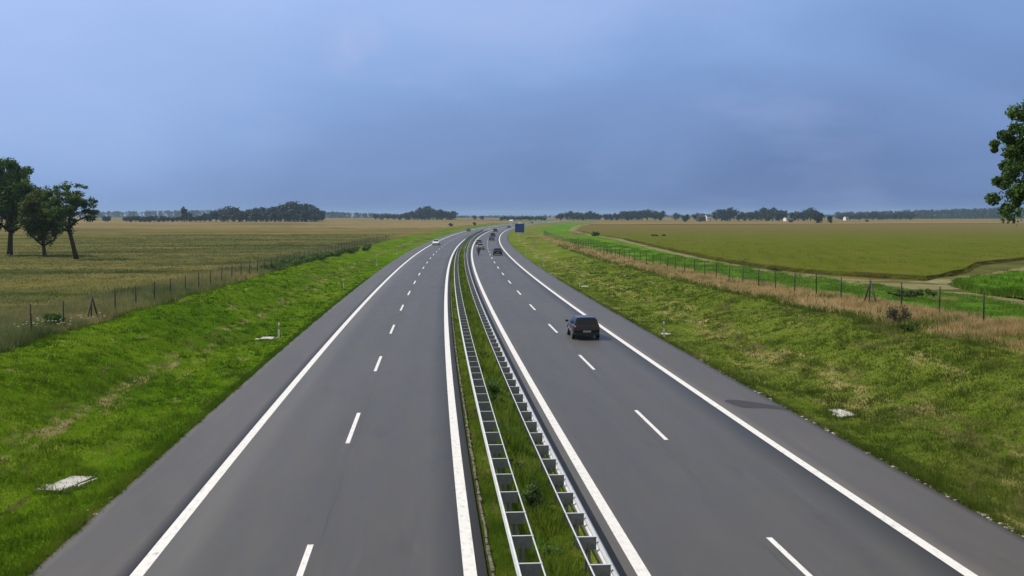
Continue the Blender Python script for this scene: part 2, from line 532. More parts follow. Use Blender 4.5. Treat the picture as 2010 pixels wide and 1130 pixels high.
M['blade_l'] = grass_mat('left verge grass blades', G_L, (.32, .24, .125), .10, blade=True, streak=(-13.6, .9, .8))
M['blade_r'] = grass_mat('right verge grass blades', G_R, (.32, .26, .12), .24, blade=True, streak=(18.8, 1.1, 1.0))
M['blade_med'] = grass_mat('median weed blades', [(.055, .110, .009), (.125, .195, .016), (.20, .24, .030)], (.30, .22, .09), .24, (1.5, .3), blade=True)
M['blade_bright'] = grass_mat('bright weed blades', [(.07, .15, .015), (.13, .23, .03), (.20, .29, .05)], (.36, .33, .06), .25, (1.5, .4), blade=True)
M['blade_dry'] = grass_mat('dry tall grass blades', [(.34, .245, .11), (.54, .39, .19), (.66, .50, .28)], (.12, .16, .03), .30, (.5, .2), blade=True)
M['blade_rough'] = grass_mat('grey green tall grass blades', [(.092, .126, .042), (.148, .172, .062), (.22, .215, .092)], (.42, .32, .17), .17, (.012, .05), blade=True, bands=True)
M['blade_crop'] = grass_mat('crop leaf blades', [(.065, .150, .008), (.115, .225, .014), (.16, .26, .025)], (.10, .13, .02), .1, blade=True)
M['blade_grain'] = grass_mat('grain stalk blades', [(.12, .135, .018), (.165, .165, .028), (.20, .18, .042)], (.17, .12, .05), .2, (.2, .1), blade=True)
M['galv'] = plain('galvanised steel', (.60, .61, .615), .52, .35, .5, .10, 4.0)
M['galv_dull'] = plain('dull galvanised steel', (.17, .18, .195), .6, .2, .5, .15, 5.0)
M['concrete'] = plain('weathered concrete', (.44, .42, .39), .9, 0, .2, .16, 3.0, .3)
M['kerb'] = plain('stained kerb concrete', (.13, .115, .09), .95, 0, .2, .6, 5.0, .5)
M['plastic_w'] = plain('white marker plastic', (.72, .72, .70), .45, 0, .4, .05, 5.0)
M['plastic_k'] = plain('black marker plastic', (.02, .02, .022), .5, 0, .4, .1, 5.0)
M['reflector'] = plain('amber white reflector', (.75, .72, .6), .15, 0, .8, .05, 20.0)
M['post_wood'] = plain('weathered fence wood', (.055, .050, .044), .85, 0, .2, .3, 12.0, .4)
M['wire'] = plain('fence wire', (.16, .17, .17), .6, .3, .5, .1, 20.0)
M['sign_blue'] = plain('blue sign sheeting', (.016, .055, .27), .45, 0, .4, .05, 2.0)
M['sign_white'] = plain('white sign border', (.75, .75, .75), .45, 0, .4, .05, 2.0)
M['tyre'] = plain('tyre rubber', (.012, .012, .013), .8, 0, .3, .2, 12.0)
M['rim'] = plain('alloy rim', (.42, .43, .45), .3, .9, .5, .08, 6.0)
M['glass'] = plain('tinted car glass', (.006, .008, .010), .06, 0, .35, .05, 2.0)
M['black_trim'] = plain('black plastic trim', (.015, .015, .016), .55, 0, .4, .1, 8.0)
M['tail'] = plain('red tail lamp lens', (.09, .006, .006), .2, 0, .7, .15, 8.0)
M['headlamp'] = plain('clear headlamp lens', (.68, .70, .72), .1, .1, .8, .1, 10.0)
M['plate'] = plain('number plate white', (.38, .38, .37), .5, 0, .3, .05, 10.0)
M['car_black'] = paint_car('black car paint', (.004, .004, .005), .12, 0, 0)
M['car_silver'] = paint_car('silver car paint', (.40, .41, .43), .35, .5)
M['car_white'] = paint_car('white car paint', (.78, .78, .79), .35)
M['car_dark'] = paint_car('dark blue car paint', (.007, .009, .016), .15, 0, 0)
M['car_grey'] = paint_car('grey car paint', (.07, .075, .085), .32, .4)
M['car_red'] = paint_car('dark red car paint', (.10, .012, .012), .3)
M['truck_white'] = plain('white truck panel', (.80, .80, .82), .5, 0, .4, .04, 1.0)
M['bark'] = plain('tree bark', (.045, .036, .027), .95, 0, .1, .4, 5.0, .6)
M['leaf_dark'] = leaf_mat('dark broad leaves', (.020, .050, .005), (.046, .100, .010), (.105, .180, .020), .45)
M['leaf_mid'] = leaf_mat('mid green leaves', (.036, .070, .007), (.070, .125, .012), (.125, .195, .024), .45)
M['leaf_near'] = leaf_mat('near tree leaves', (.020, .060, .005), (.052, .120, .010), (.115, .21, .022), .5, .8)
M['leaf_far'] = leaf_mat('distant tree leaves', (.006, .018, .010), (.010, .028, .014), (.018, .042, .018), .2, .15)
M['leaf_scrub'] = leaf_mat('reddish scrub leaves', (.050, .042, .022), (.080, .066, .038), (.12, .10, .06), .3)
M['leaf_bush'] = leaf_mat('bush leaves', (.045, .105, .018), (.09, .175, .034), (.15, .25, .06), .45, 2.0)
M['brick'] = plain('dark red brick', (.05, .03, .028), .9, 0, .2, .3, 3.0, .3)
M['render'] = plain('white rendered wall', (.78, .77, .74), .85, 0, .2, .05, 1.0)
M['roof'] = plain('dark roof tiles', (.05, .045, .045), .8, 0, .3, .25, 2.0, .3)
M['door'] = plain('brown door', (.09, .05, .03), .6, 0, .4, .1, 4.0)
M['dark_streak'] = plain('tapered streak', (.036, .034, .034), .75, 0, .3, .2, 3.0)
M['leather'] = plain('black riding leather', (.014, .013, .014), .6, 0, .4, .2, 10.0)
M['skin'] = plain('skin', (.45, .28, .2), .6, 0, .3, .06, 10.0)
M['helmet'] = plain('dark helmet shell', (.02, .02, .025), .2, 0, .6, .1, 6.0, 0, None, .6)
M['stone'] = plain('pale roadside stones', (.36, .33, .28), .95, 0, .2, .3, 12.0, .5)
M['flower'] = plain('yellow white petals', (.60, .58, .40), .8, 0, .2, .2, 20.0)

# ------------------------------------------------------------------ ground, verges, carriageways
S_NEAR = np.concatenate([np.arange(-60, 16, 8.0), np.arange(16, 120, 1.0), np.arange(120, 260, 2.5), np.arange(260, 600, 8.0), np.arange(600, 1800.1, 25.0)])


def strip(name, us, ss, dz, mat, smooth=True, kind='structure', hfun=None):
    us = np.asarray(us, float); ss = np.asarray(ss, float)
    U, S = np.meshgrid(us, ss)
    Z = (H(U, S) if hfun is None else hfun(U, S)) + dz
    V = np.stack([Xc(S) + U, S, Z], -1).reshape(-1, 3)
    nu, ns = len(us), len(ss)
    i = np.arange(ns - 1)[:, None]*nu + np.arange(nu - 1)[None, :]
    Fc = np.stack([i, i + 1, i + nu + 1, i + nu], -1).reshape(-1, 4)
    o = mesh_np(name, V, Fc, mat, uv=np.stack([U, S], -1).reshape(-1, 2), smooth=smooth)
    o['kind'] = kind
    return o


ug = np.concatenate([-np.geomspace(7000, 160, 22), np.arange(-150, -24, 6.0), np.arange(-23, -9.5, 1.0), [-9.3, -9.0, -8.7]])
ug = np.concatenate([ug, np.arange(-7, 15, 2.0), [14.6, 14.9, 15.3, 15.9], np.arange(16.6, 31, 1.0), np.arange(33, 120, 6.0), np.geomspace(126, 7000, 24)])
sg = np.concatenate([[-7000, -4000, -2000, -1000, -500, -250, -120], np.arange(-60, 16, 8.0), np.arange(16, 130, 2.0), np.arange(130, 300, 5.0), np.arange(300, 800, 20.0), np.arange(800, 1800, 60.0), np.geomspace(1850, 7000, 14)])


def ground_h(U, S):
    h = H(U, S)
    under = smst(U, -9.1, -8.7)*(1 - smst(U, 14.6, 15.0))
    return h - .35*under - .02


ground = strip('ground', ug, sg, 0.0, M['field_l'], hfun=ground_h)
verge_left = strip('grass_verge_left', np.concatenate([np.arange(-20.6, -9.2, .6), [-9.0]]), S_NEAR, .012, M['verge_l'])
verge_right = strip('grass_verge_right', np.concatenate([[14.95], np.arange(15.4, 25.2, .6)]), S_NEAR, .012, M['verge_r'])
tall_ground = strip('dry_grass_ground', np.arange(25.0, 31.0, 1.0), S_NEAR[S_NEAR < 700], .02, M['verge_r'])
median_ground = strip('median_ground', [1.34, 1.42, 1.8, 2.3, 2.8, 3.3, 3.85, 3.97], S_NEAR, 0.03, M['median'])


def slab(name, u0, u1, mat, extra=()):
    """asphalt layer with a real edge on both sides"""
    us = [u0 + .002, u0, *np.linspace(u0, u1, 7)[1:-1], *extra, u1, u1 - .002]
    us = np.array(us, float)
    def hf(U, S):
        Z = Zr(S) + 0*U
        Z[:, 0] -= .3; Z[:, -1] -= .3
        return Z
    return strip(name, us, S_NEAR, .012, mat, smooth=False, hfun=hf)


shoulder_left = slab('road_shoulder_left', -9.12, -6.71, M['shoulder'])
road_left = slab('road_left', -6.71, 1.31, M['lane_l'])
road_right = slab('road_right', 3.99, 12.28, M['lane_r'])
shoulder_right = slab('road_shoulder_right', 12.28, 15.0, M['shoulder'])


def flat_h(U, S): return Zr(S) + 0*U


for nm, uc in (('edge_line_left_outer', -6.56), ('edge_line_left_inner', .924), ('edge_line_right_inner', 4.82), ('edge_line_right_outer', 12.134)):
    strip(nm, [uc - .15, uc, uc + .15], S_NEAR, .0165, M['paint'], hfun=flat_h)


def dashes(name, uc, ph):
    V, Fc, uv = [], [], []
    for k in range(-2, 70):
        s0 = ph + 18*k
        ss = np.linspace(s0, s0 + 6, 4)
        for i, s in enumerate(ss):
            for du in (-.075, .075):
                V.append((float(Xc(s)) + uc + du, s, float(Zr(s)) + .0165)); uv.append((uc + du, s))
        b = len(V) - 8
        for i in range(3): Fc.append((b + 2*i, b + 2*i + 1, b + 2*i + 3, b + 2*i + 2))
    o = mesh_np(name, V, Fc, M['paint'], uv=uv); o['kind'] = 'structure'


dashes('lane_dashes_left', -2.907, 20.75)
dashes('lane_dashes_right', 8.51, 20.45)

# rough kerb edge of the left carriageway towards the median
def kerb_edge():
    m = MB()
    s = 17.0
    while s < 130:
        L_ = random.uniform(.25, .8)
        w = random.uniform(.05, .09)
        p = P(1.44 + random.uniform(-.015, .015), s + L_/2)
        m.box((p.x, p.y, float(Zr(s)) - .062 + random.uniform(-.02, .012)), (w, L_*.96, .12), heading(s) + random.uniform(-.03, .03), .012)
        s += L_ + random.choice([0, 0, .02, .12])
    o = m.build('kerb_strip', M['kerb']); o['kind'] = 'structure'


kerb_edge()

# ------------------------------------------------------------------ field patches
def patch(name, poly, step, dz, mat, height=0.0, kind='structure', grow=1.0):
    """a field or track as a sheet on the ground (with a standing crop's height if given); poly in world x, y"""
    pts = []
    n = len(poly)
    for i in range(n):
        a, b = Vector(poly[i]), Vector(poly[(i + 1) % n])
        d = (b - a).length
        st = max(step, .06*min(a.length, b.length)*.5)
        k = max(1, int(d/st))
        pts += [a.lerp(b, j/k) for j in range(k)]
    ne = len(pts)
    xs = [p.x for p in pts]; ys = [p.y for p in pts]
    y = min(ys)
    inner = []
    while y < max(ys):
        st = step*max(1.0, (y/90)**1.3)
        x = min(xs)
        while x < max(xs):
            inner.append(Vector((x + random.uniform(-.2, .2)*st, y + random.uniform(-.2, .2)*st))); x += st*1.2
        y += st
    def inside(q):
        c = False; j = ne - 1
        for i in range(ne):
            if (pts[i].y > q.y) != (pts[j].y > q.y) and q.x < (pts[j].x - pts[i].x)*(q.y - pts[i].y)/(pts[j].y - pts[i].y) + pts[i].x: c = not c
            j = i
        return c
    inner = [q for q in inner if inside(q)]
    vv, ee, ff, *_ = delaunay_2d_cdt(pts + inner, [], [list(range(ne))], 1, 1e-4)
    bm = bmesh.new()
    xs = np.array([v.x for v in vv]); ys = np.array([v.y for v in vv]); us = xs - Xc(ys)
    zs = H(us, ys) + dz + height
    if height: zs = zs + RNG.uniform(-.06, .06, len(zs))*height
    bv = [bm.verts.new((x, y, z)) for x, y, z in zip(xs, ys, zs)]
    for f in ff:
        try: bm.faces.new([bv[i] for i in f])
        except ValueError: pass
    if height:
        be = [e for e in bm.edges if len(e.link_faces) == 1]
        r = bmesh.ops.extrude_edge_only(bm, edges=be)
        for v in [g for g in r['geom'] if isinstance(g, bmesh.types.BMVert)]: v.co.z -= height + .1
    nb = len(bm.faces)
    bm.normal_update()
    lay = bm.loops.layers.uv.new('UVMap')
    for f in bm.faces:
        f.smooth = abs(f.normal.z) > .5
        for lp in f.loops:
            co = lp.vert.co
            lp[lay].uv = (co.x - float(Xc(co.y)) + co.z*.8, co.y)
    bmesh.ops.recalc_face_normals(bm, faces=bm.faces)
    for e in bm.edges:
        if len(e.link_faces) == 2 and e.link_faces[0].normal.dot(e.link_faces[1].normal) < .6: e.smooth = False
    me = bpy.data.meshes.new(name); bm.to_mesh(me); bm.free()
    me.materials.append(mat)
    o = link_mesh(name, me); o['kind'] = kind
    return o


def wline(us): return [(float(Xc(s)) + u, s) for u, s in us]


# left: dry stubble stretching to the far trees
patch('stubble_field', wline([(-24, 610), (-30, 680), (-24, 780), (-26, 900), (-30, 1150), (-300, 1300), (-900, 1400), (-1500, 1300), (-1500, 900), (-800, 690), (-600, 720), (-420, 640), (-300, 668), (-180, 610), (-120, 650), (-70, 600)]), 14, .03, M['stubble'])
# right: green crop strip, dirt track and the ripening grain behind it
patch('green_crop_field', wline([(29.6, 40), (30.2, 75), (30, 110), (29.8, 170), (28.5, 260), (28, 400), (28, 560), (30, 800), (34, 1000), (60, 1000), (52, 790), (47, 660), (41.5, 500), (43.5, 408), (46.0, 322), (41.8, 214), (39.6, 161), (38.6, 129), (39.1, 100), (40.0, 87), (38.7, 74), (37.8, 62), (38.8, 40)]), 3, .035, M['crop_green'])
patch('dirt_track', wline([(38.6, 30), (37.6, 62), (38.4, 76), (39.9, 88), (38.9, 100), (38.4, 129), (39.4, 161), (41.6, 214), (46.2, 322), (43.9, 408), (41.6, 500), (47.2, 662), (52, 790), (62, 1000), (66, 1000), (56, 790), (51.6, 662), (45.2, 500), (46.4, 408), (48.6, 322), (43.8, 214), (41.2, 161), (40.1, 129), (41.0, 112), (43.2, 106), (47.5, 103.2), (62, 118.5), (73, 132.5), (140, 224), (145, 222), (75, 130.5), (63, 115.8), (47.5, 98.6), (43.0, 86), (41.2, 76), (40.4, 62), (40.8, 30)]), 2.2, .05, M['track'])
patch('grain_field', wline([(49.2, 106.5), (44.6, 114), (41.7, 135), (42.6, 161), (45.2, 214), (49.8, 322), (47.6, 408), (46.5, 500), (53, 662), (58, 745), (200, 760), (420, 800), (760, 830), (900, 700), (700, 500), (145, 228), (72, 142), (60, 121)]), 6, .05, M['grain'], height=.40)
patch('ripe_grain_field', wline([(59, 765), (63, 860), (72, 1020), (200, 1010), (900, 1180), (1300, 1000), (1000, 760), (760, 850), (420, 815), (200, 775)]), 14, .05, M['grain_far'], height=.5)
patch('leafy_crop_field', wline([(42.0, 70), (42.5, 79), (44.2, 87), (47.8, 96.4), (63, 113), (84, 132), (120, 130), (100, 70), (60, 55), (43, 50)]), 2.0, .05, M['crop_green'], height=.55)
# dark tapered streak running to the outer edge of the right shoulder
def dark_streak():
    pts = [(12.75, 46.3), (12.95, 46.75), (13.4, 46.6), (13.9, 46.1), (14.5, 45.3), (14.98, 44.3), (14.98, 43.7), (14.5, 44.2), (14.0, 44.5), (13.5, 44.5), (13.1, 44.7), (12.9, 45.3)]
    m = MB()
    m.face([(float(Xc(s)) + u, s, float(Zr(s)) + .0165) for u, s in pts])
    o = m.build('shoulder_streak', M['dark_streak'])
    tag(o, 'dark tapered streak across the right hard shoulder', 'dark_streak')


dark_streak()

# ------------------------------------------------------------------ grasses (nobody could count them)
VN = np.random.default_rng(5).uniform(0, 1, (256, 256))


def vnoise(x, y):
    xi = np.floor(x).astype(int); yi = np.floor(y).astype(int); fx = x - xi; fy = y - yi
    fx = fx*fx*(3 - 2*fx); fy = fy*fy*(3 - 2*fy)
    g = lambda a, b: VN[a % 256, b % 256]
    return (g(xi, yi)*(1 - fx) + g(xi + 1, yi)*fx)*(1 - fy) + (g(xi, yi + 1)*(1 - fx) + g(xi + 1, yi + 1)*fx)*fy


def clumpy(u, s):
    return np.clip(.55*vnoise(u*1.1, s*.8) + .3*vnoise(u*2.7 + 9, s*2.2) + .15*vnoise(u*.35 + 31, s*.2), 0, 1)


def blades(name, mat, pts_u, pts_s, hmin, hmax, width, per=5, spread=.06, lean=.5, tint_seed=None, base_dz=0.0, label=None, wscale=None):
    n = len(pts_u)
    U = np.repeat(pts_u, per) + RNG.normal(0, spread, n*per)
    S = np.repeat(pts_s, per) + RNG.normal(0, spread, n*per)
    k = len(U)
    cl = np.clip((clumpy(pts_u, pts_s) - .5)*2.6 + .5, 0, 1)
    sc = np.repeat(RNG.uniform(.65, 1.2, n)*(.7 + .65*cl), per)
    h = RNG.uniform(hmin, hmax, k)*sc
    w = width*RNG.uniform(.6, 1.4, k)
    if wscale is not None: w = w*np.repeat(wscale, per)
    a = RNG.uniform(0, 2*np.pi, k); b = RNG.uniform(0, 2*np.pi, k)
    z = H(U, S) + base_dz - .02
    x = Xc(S) + U
    base = np.stack([x, S, z], -1)
    side = np.stack([np.cos(a), np.sin(a), np.zeros(k)], -1)*w[:, None]*.5
    ln = lean*RNG.uniform(.2, 1, k)*h
    tip = base + np.stack([np.cos(b)*ln, np.sin(b)*ln, h], -1)
    V = np.stack([base - side, base + side, tip], 1).reshape(-1, 3)
    Fc = np.arange(3*k).reshape(-1, 3)
    uv = np.repeat(np.stack([U, S], -1), 3, 0)
    t0 = np.clip(np.repeat(np.clip(.25 + .5*(1 - cl), 0, 1) + RNG.normal(0, .14, n), per) + RNG.normal(0, .12, k), 0, 1)
    tint = np.stack([t0*.8, t0*.8, np.clip(t0*1.15, 0, 1)], -1).reshape(-1)
    o = mesh_np(name, V, Fc, mat, uv=uv, tint=tint)
    o['kind'] = 'stuff'
    if label: o['label'] = label; o['category'] = 'grass'
    return o


def spread_pts(n, u0, u1, s0, s1, power=2.0):
    """more tufts near the camera: density falls off with distance"""
    t = RNG.uniform(0, 1, n)
    s = (s0**(1 - power) + t*(s1**(1 - power) - s0**(1 - power)))**(1/(1 - power))
    return RNG.uniform(u0, u1, n), s


def thin_by_noise(u, s, f, thr):
    v = np.sin(u*f + 1.3)*np.sin(s*f*.6 + .4) + np.sin(u*f*2.3 - s*f*.9) * .6 + RNG.normal(0, .4, len(u))
    k = v > thr
    return u[k], s[k]


u, s = spread_pts(42000, -20.8, -9.05, 22, 190, 2.2)
blades('verge_grass_left', M['blade_l'], u, s, .05, .15, .035, 5, .09, .8, label='short bright green grass on the left bank', wscale=np.clip(s/40, .8, 3))
u, s = spread_pts(42000, 14.95, 25.0, 26, 190, 2.2)
blades('verge_grass_right', M['blade_r'], u, s, .05, .16, .035, 5, .09, .8, label='short yellowish green grass on the right bank', wscale=np.clip(s/40, .8, 3))
# ragged edges that creep over the asphalt
uu, ss = spread_pts(5000, 0, 1, 22, 140, 2.0)
blades('edge_grass_left', M['blade_l'], -9.12 - np.abs(RNG.normal(0, .12, 5000)) + .05, ss, .06, .16, .03, 5, .06, .9, label='grass fringe creeping over the left asphalt edge', wscale=np.clip(ss/40, .8, 3), base_dz=.02)
uu, ss = spread_pts(4000, 0, 1, 25, 140, 2.0)
blades('edge_grass_right', M['blade_r'], 15.0 + np.abs(RNG.normal(0, .13, 4000)) - .05, ss, .05, .14, .03, 5, .06, .9, label='grass fringe creeping over the right asphalt edge', wscale=np.clip(ss/40, .8, 3), base_dz=.02)
# median
def tussocks(name, mat, n, u0, u1, s0, s1, hmin, hmax, label):
    u, s = spread_pts(n, u0, u1, s0, s1, 2.0)
    k = clumpy(u + 40, s + 17) > .56
    blades(name, mat, u[k], s[k], hmin, hmax, .04, 12, .11, 1.0, label=label, wscale=np.clip(s[k]/45, .8, 3))


tussocks('grass_tussocks_left', M['blade_l'], 3000, -20.5, -9.6, 22, 170, .14, .30, 'rougher grass tussocks on the left bank')
tussocks('grass_tussocks_right', M['blade_r'], 3600, 15.8, 25.0, 26, 170, .14, .32, 'rougher grass tussocks on the right bank')
u, s = spread_pts(26000, 1.53, 3.85, 18, 260, 2.0)
blades('median_grass', M['blade_med'], u, s, .08, .24, .03, 5, .07, .7, label='weedy grass growing along the central reservation', wscale=np.clip(s/35, .8, 4))
u, s = spread_pts(7000, 2.45, 3.25, 18, 200, 1.8)
u, s = thin_by_noise(u, s, 1.6, .25)
free = ~((np.abs(s - 29.6) < .9) | (np.abs(s - 49.4) < 1.0)); u, s = u[free], s[free]
blades('median_weeds', M['blade_med'], u, s, .25, .6, .05, 7, .12, .6, label='taller weeds between the two guard rails', wscale=np.clip(s/35, .8, 4))
u, s = spread_pts(2600, 2.42, 3.28, 18, 150, 1.8)
k = vnoise(u*.9 + 60, s*.35) > .52
blades('median_clumps', M['blade_bright'], u[k], s[k], .18, .46, .05, 9, .13, .8, label='bright leafy weed clumps between the guard rails', wscale=np.clip(s[k]/35, .8, 4))
# left: tall unmown grass from the crest to beyond the fence
u, s = spread_pts(30000, -27, -20.3, 40, 330, 1.9)
blades('tall_grass_left', M['blade_rough'], u, s, .25, .65, .035, 5, .10, .6, label='tall grey green grass along the left fence', wscale=np.clip(s/60, .8, 4))
u, s = spread_pts(30000, -110, -26, 60, 420, 1.6)
blades('pasture_grass', M['blade_rough'], u, s, .08, .24, .06, 5, .35, .8, label='rough pasture grass beyond the left fence', wscale=np.clip(s/60, .8, 5))
# right: dry tan grass under the fence
u, s = spread_pts(38000, 24.9, 29.8, 40, 400, 1.8)
keep = (u - 25.9 + RNG.normal(0, .5, len(u)) > 0) & (vnoise(u*.6 + 3, s*.25) + RNG.normal(0, .12, len(u)) > np.interp(s, [60, 110, 220, 400], [.28, .40, .50, .62]))
blades('tall_dry_grass', M['blade_dry'], u[keep], s[keep], .22, .46, .035, 5, .10, .5, label='tan dry tall grass along the right fence', wscale=np.clip(s[keep]/55, .8, 5))
u, s = spread_pts(9000, 24.6, 30, 40, 260, 1.8)
blades('mixed_grass_right', M['blade_r'], u, s, .15, .42, .035, 5, .10, .6, label='green grass mixed into the dry strip by the right fence', wscale=np.clip(s/55, .8, 4))
# grain edge and crop leaves
def edge_rows(poly, n, depth, s_max=420):
    segs = [(Vector(poly[i]), Vector(poly[i + 1])) for i in range(len(poly) - 1)]
    uu, ss = [], []
    for _ in range(n):
        a, b = random.choice(segs)
        q = a.lerp(b, random.random())
        uu.append(q.x + random.uniform(0, depth)); ss.append(q.y + random.uniform(0, depth))
    return np.array(uu), np.array(ss)


u, s = edge_rows([(49.2, 106.5), (44.6, 114), (41.7, 135), (42.6, 161), (45.2, 214), (49.8, 322)], 5000, -.5)
blades('grain_stalks', M['blade_grain'], u, s, .16, .38, .05, 5, .2, .45, label='ripening grain stalks at the field edge', wscale=np.clip(s/70, 1, 4))
u, s = edge_rows([(49.2, 107), (60, 121), (72, 142), (145, 228)], 3000, -.5)
u2, s2 = spread_pts(9000, 43, 95, 70, 125, 1.5)
blades('grain_stalks_side', M['blade_grain'], u, s, .16, .38, .05, 5, .2, .45, label='grain stalks along the branching track', wscale=np.clip(s/70, 1, 4))
ok = (u2 > 42.4) & (s2 < 96 + (u2 - 48)*1.06) & (s2 < 79 + (u2 - 42.5)*3.2)
blades('leafy_crop', M['blade_crop'], u2[ok], s2[ok], .2, .45, .16, 6, .2, .9, base_dz=.42, label='dense leafy crop beside the track junction')
u, s = edge_rows([(42.0, 69), (42.5, 79), (44.2, 87), (47.8, 96.4), (63, 113), (84, 132)], 6000, .3)
blades('leafy_crop_edge', M['blade_crop'], u, s, .3, .6, .14, 7, .22, .8, base_dz=.02, label='leafy crop at the ragged edge beside the track junction')
u, s = edge_rows([(43, 50), (42.0, 69.5)], 1500, .3)
blades('leafy_crop_front', M['blade_crop'], u, s, .3, .6, .14, 7, .22, .8, base_dz=.02, label='leafy crop along the near side of the track')
u, s = spread_pts(16000, 30, 40, 60, 330, 1.7)
blades('green_crop', M['blade_crop'], u, s, .08, .22, .06, 5, .15, .8, label='young green crop in the strip beyond the right fence', wscale=np.clip(s/60, .8, 4))
u, s = spread_pts(26000, 43, 190, 95, 330, 1.4)
top = (RNG.uniform(0, 1, len(s)) < np.clip((330 - s)/170, 0, 1)) & (u > 41.7 + np.interp(s, [107, 116, 135, 161, 214, 322, 408], [8.0, 3.6, .6, 1.3, 4.0, 8.6, 6.4])) & (s > 107 + np.maximum(0, (u - 49.2))*1.3)
blades('grain_ears', M['blade_grain'], u[top], s[top], .06, .16, .05, 4, .3, .5, base_dz=.40, label='ears standing over the grain field', wscale=np.clip(s[top]/80, 1, 4))
# meadow flowers by the left fence
fu, fs = RNG.normal(-21.6, 1.0, 60), RNG.normal(64, 1.6, 60)
fm = MB()
for a, b in zip(fu, fs):
    p = P(a, b, random.uniform(.35, .7)); fm.box(p, (.09, .09, .03), random.uniform(0, 3))
fo = fm.build('meadow_flowers', M['flower']); tag(fo, 'pale flower heads in the tall grass by the left fence', 'flowers', kind='stuff')
# pale grit and stones along the right asphalt edge
def grit(name, u0, sd_, n, s0, s1, label, size=(.03, .10)):
    m = MB()
    for _ in range(n):
        s = s0*(s1/s0)**random.random()
        uu = u0 + random.gauss(0, sd_)
        p = Vector((float(Xc(s)) + uu, s, float(Zr(s)) + .0))
        r = random.uniform(*size)
        vs = bmesh.ops.create_icosphere(m.bm, subdivisions=1, radius=r)['verts']
        bmesh.ops.transform(m.bm, matrix=Matrix.Translation(p) @ Matrix.Rotation(random.uniform(0, 6), 4, 'Z') @ Matrix.Diagonal((1, random.uniform(1, 2.4), .45, 1)), verts=vs)
        for v in vs: v.co += Vector((random.gauss(0, r*.15), random.gauss(0, r*.15), random.gauss(0, r*.08)))
    o = m.build(name, M['stone']); tag(o, label, 'gravel', kind='stuff')


grit('edge_gravel_right', 15.03, .06, 260, 25, 60, 'pale grit and stones along the right asphalt edge')
grit('edge_gravel_left', -9.16, .05, 60, 24, 50, 'pale grit along the left asphalt edge')

# ------------------------------------------------------------------ guard rails
def wbeam_section():
    # W profile in (depth, height), traffic face at +depth
    return [(0, -.155), (.03, -.15), (.08, -.105), (.08, -.065), (.012, -.022), (.012, .022), (.08, .065), (.08, .105), (.03, .15), (0, .155)]


def sweep(name, u_of, z_of, prof_, ss, mat, parent, thick=.006, smooth=False):
    """ribbon profile (du, dz) swept along the road"""
    pr_ = list(prof_) + ([(a + thick*-1, b) for a, b in reversed(prof_)] if thick else [])
    n = len(pr_)
    V = []
    for s in ss:
        x0, z0 = float(Xc(s)), float(Zr(s))
        for du, dz in pr_: V.append((x0 + u_of + du, s, z0 + z_of + dz))
    Fc = []
    for i in range(len(ss) - 1):
        for k in range(n):
            Fc.append((i*n + k, i*n + (k + 1) % n, (i + 1)*n + (k + 1) % n, (i + 1)*n + k))
    return mesh_np(name, V, Fc, mat, parent)


S_RAIL = np.concatenate([np.arange(16, 120, 2.0), np.arange(120, 300, 5.0), np.arange(300, 1100, 12.0)])


def guard_rail(u_face, side, label, ph):
    """side = +1 when the traffic is on the +u side; spacer box runs back to a light rear rail"""
    root = empty('guard_rail', (0, 0, 0), 0, label, 'guard rail', 'guard rails of the central reservation')
    sec = [(side*(d - .08)*(.55 if side < 0 else 1), z*(.8 if side < 0 else 1) + (.03 if side < 0 else 0)) for d, z in wbeam_section()]
    sweep('beam', u_face, .60, sec, S_RAIL, M['galv'], root)
    ub = u_face - side*.53
    sweep('rear_rail', ub, .715, [(-.015, .0), (.015, .0), (.015, .035), (-.015, .035)], S_RAIL, M['galv'], root, thick=0)
    # one spacer and one post, then copies along the rail
    sp = MB()
    w = .44
    c = -side*(.08 + w/2)
    sp.box((c, 0, .745), (w, .07, .012))                        # bright top flange
    sp.box((c, -.028, .60), (w - .02, .008, .27))               # plate below it
    sp.box((c, .028, .66), (w - .02, .008, .15))
    spm = sp.mesh('spacer', M['galv_dull'])
    tf = MB(); tf.box((c, 0, .7575), (w + .06, .06, .01)); tfm = tf.mesh('top_flange', M['galv'])
    po = MB()
    po.box((c + side*.02, 0, .19), (.012, .10, .84)); po.box((c + side*.02 + .03, -.05, .19), (.06, .008, .84)); po.box((c + side*.02 - .03, .05, .19), (.06, .008, .84))
    pom = po.mesh('post', M['galv_dull'])
    cap = MB(); cap.box((side*.0 - side*.05, 0, .66), (.03, .04, .04), 0, .006); capm = cap.mesh('bolt', M['galv_dull'])
    s = ph; k = 0
    rest_sp, rest_po = [], []
    while s < 520:
        o_ = Matrix.Translation((float(Xc(s)) + u_face, s, float(Zr(s)) )) @ Matrix.Rotation(heading(s), 4, 'Z')
        if k < 95:
            a = link_mesh('spacer', spm, root); a.matrix_local = o_
            t_ = link_mesh('top_flange', tfm, a)
            b = link_mesh('post', pom, root); b.matrix_local = o_
        else:
            rest_sp.append(o_)
        s += 2.0; k += 1
    m = bmesh.new()
    for o_ in rest_sp:
        for me in (spm, pom, tfm):
            n0 = len(m.verts)
            m.from_mesh(me)
            m.verts.ensure_lookup_table()
            bmesh.ops.transform(m, matrix=o_, verts=m.verts[n0:])
    me = bpy.data.meshes.new('spacers_and_posts'); m.to_mesh(me); m.free(); me.materials.append(M['galv_dull'])
    r = link_mesh('spacers_and_posts', me, root); r['kind'] = 'stuff'
    return root


guard_rail(1.84, -1, 'guard rail with ladder spacers beside the left carriageway', 22.6)
guard_rail(3.90, 1, 'guard rail with broad bright beam beside the right carriageway', 22.4)

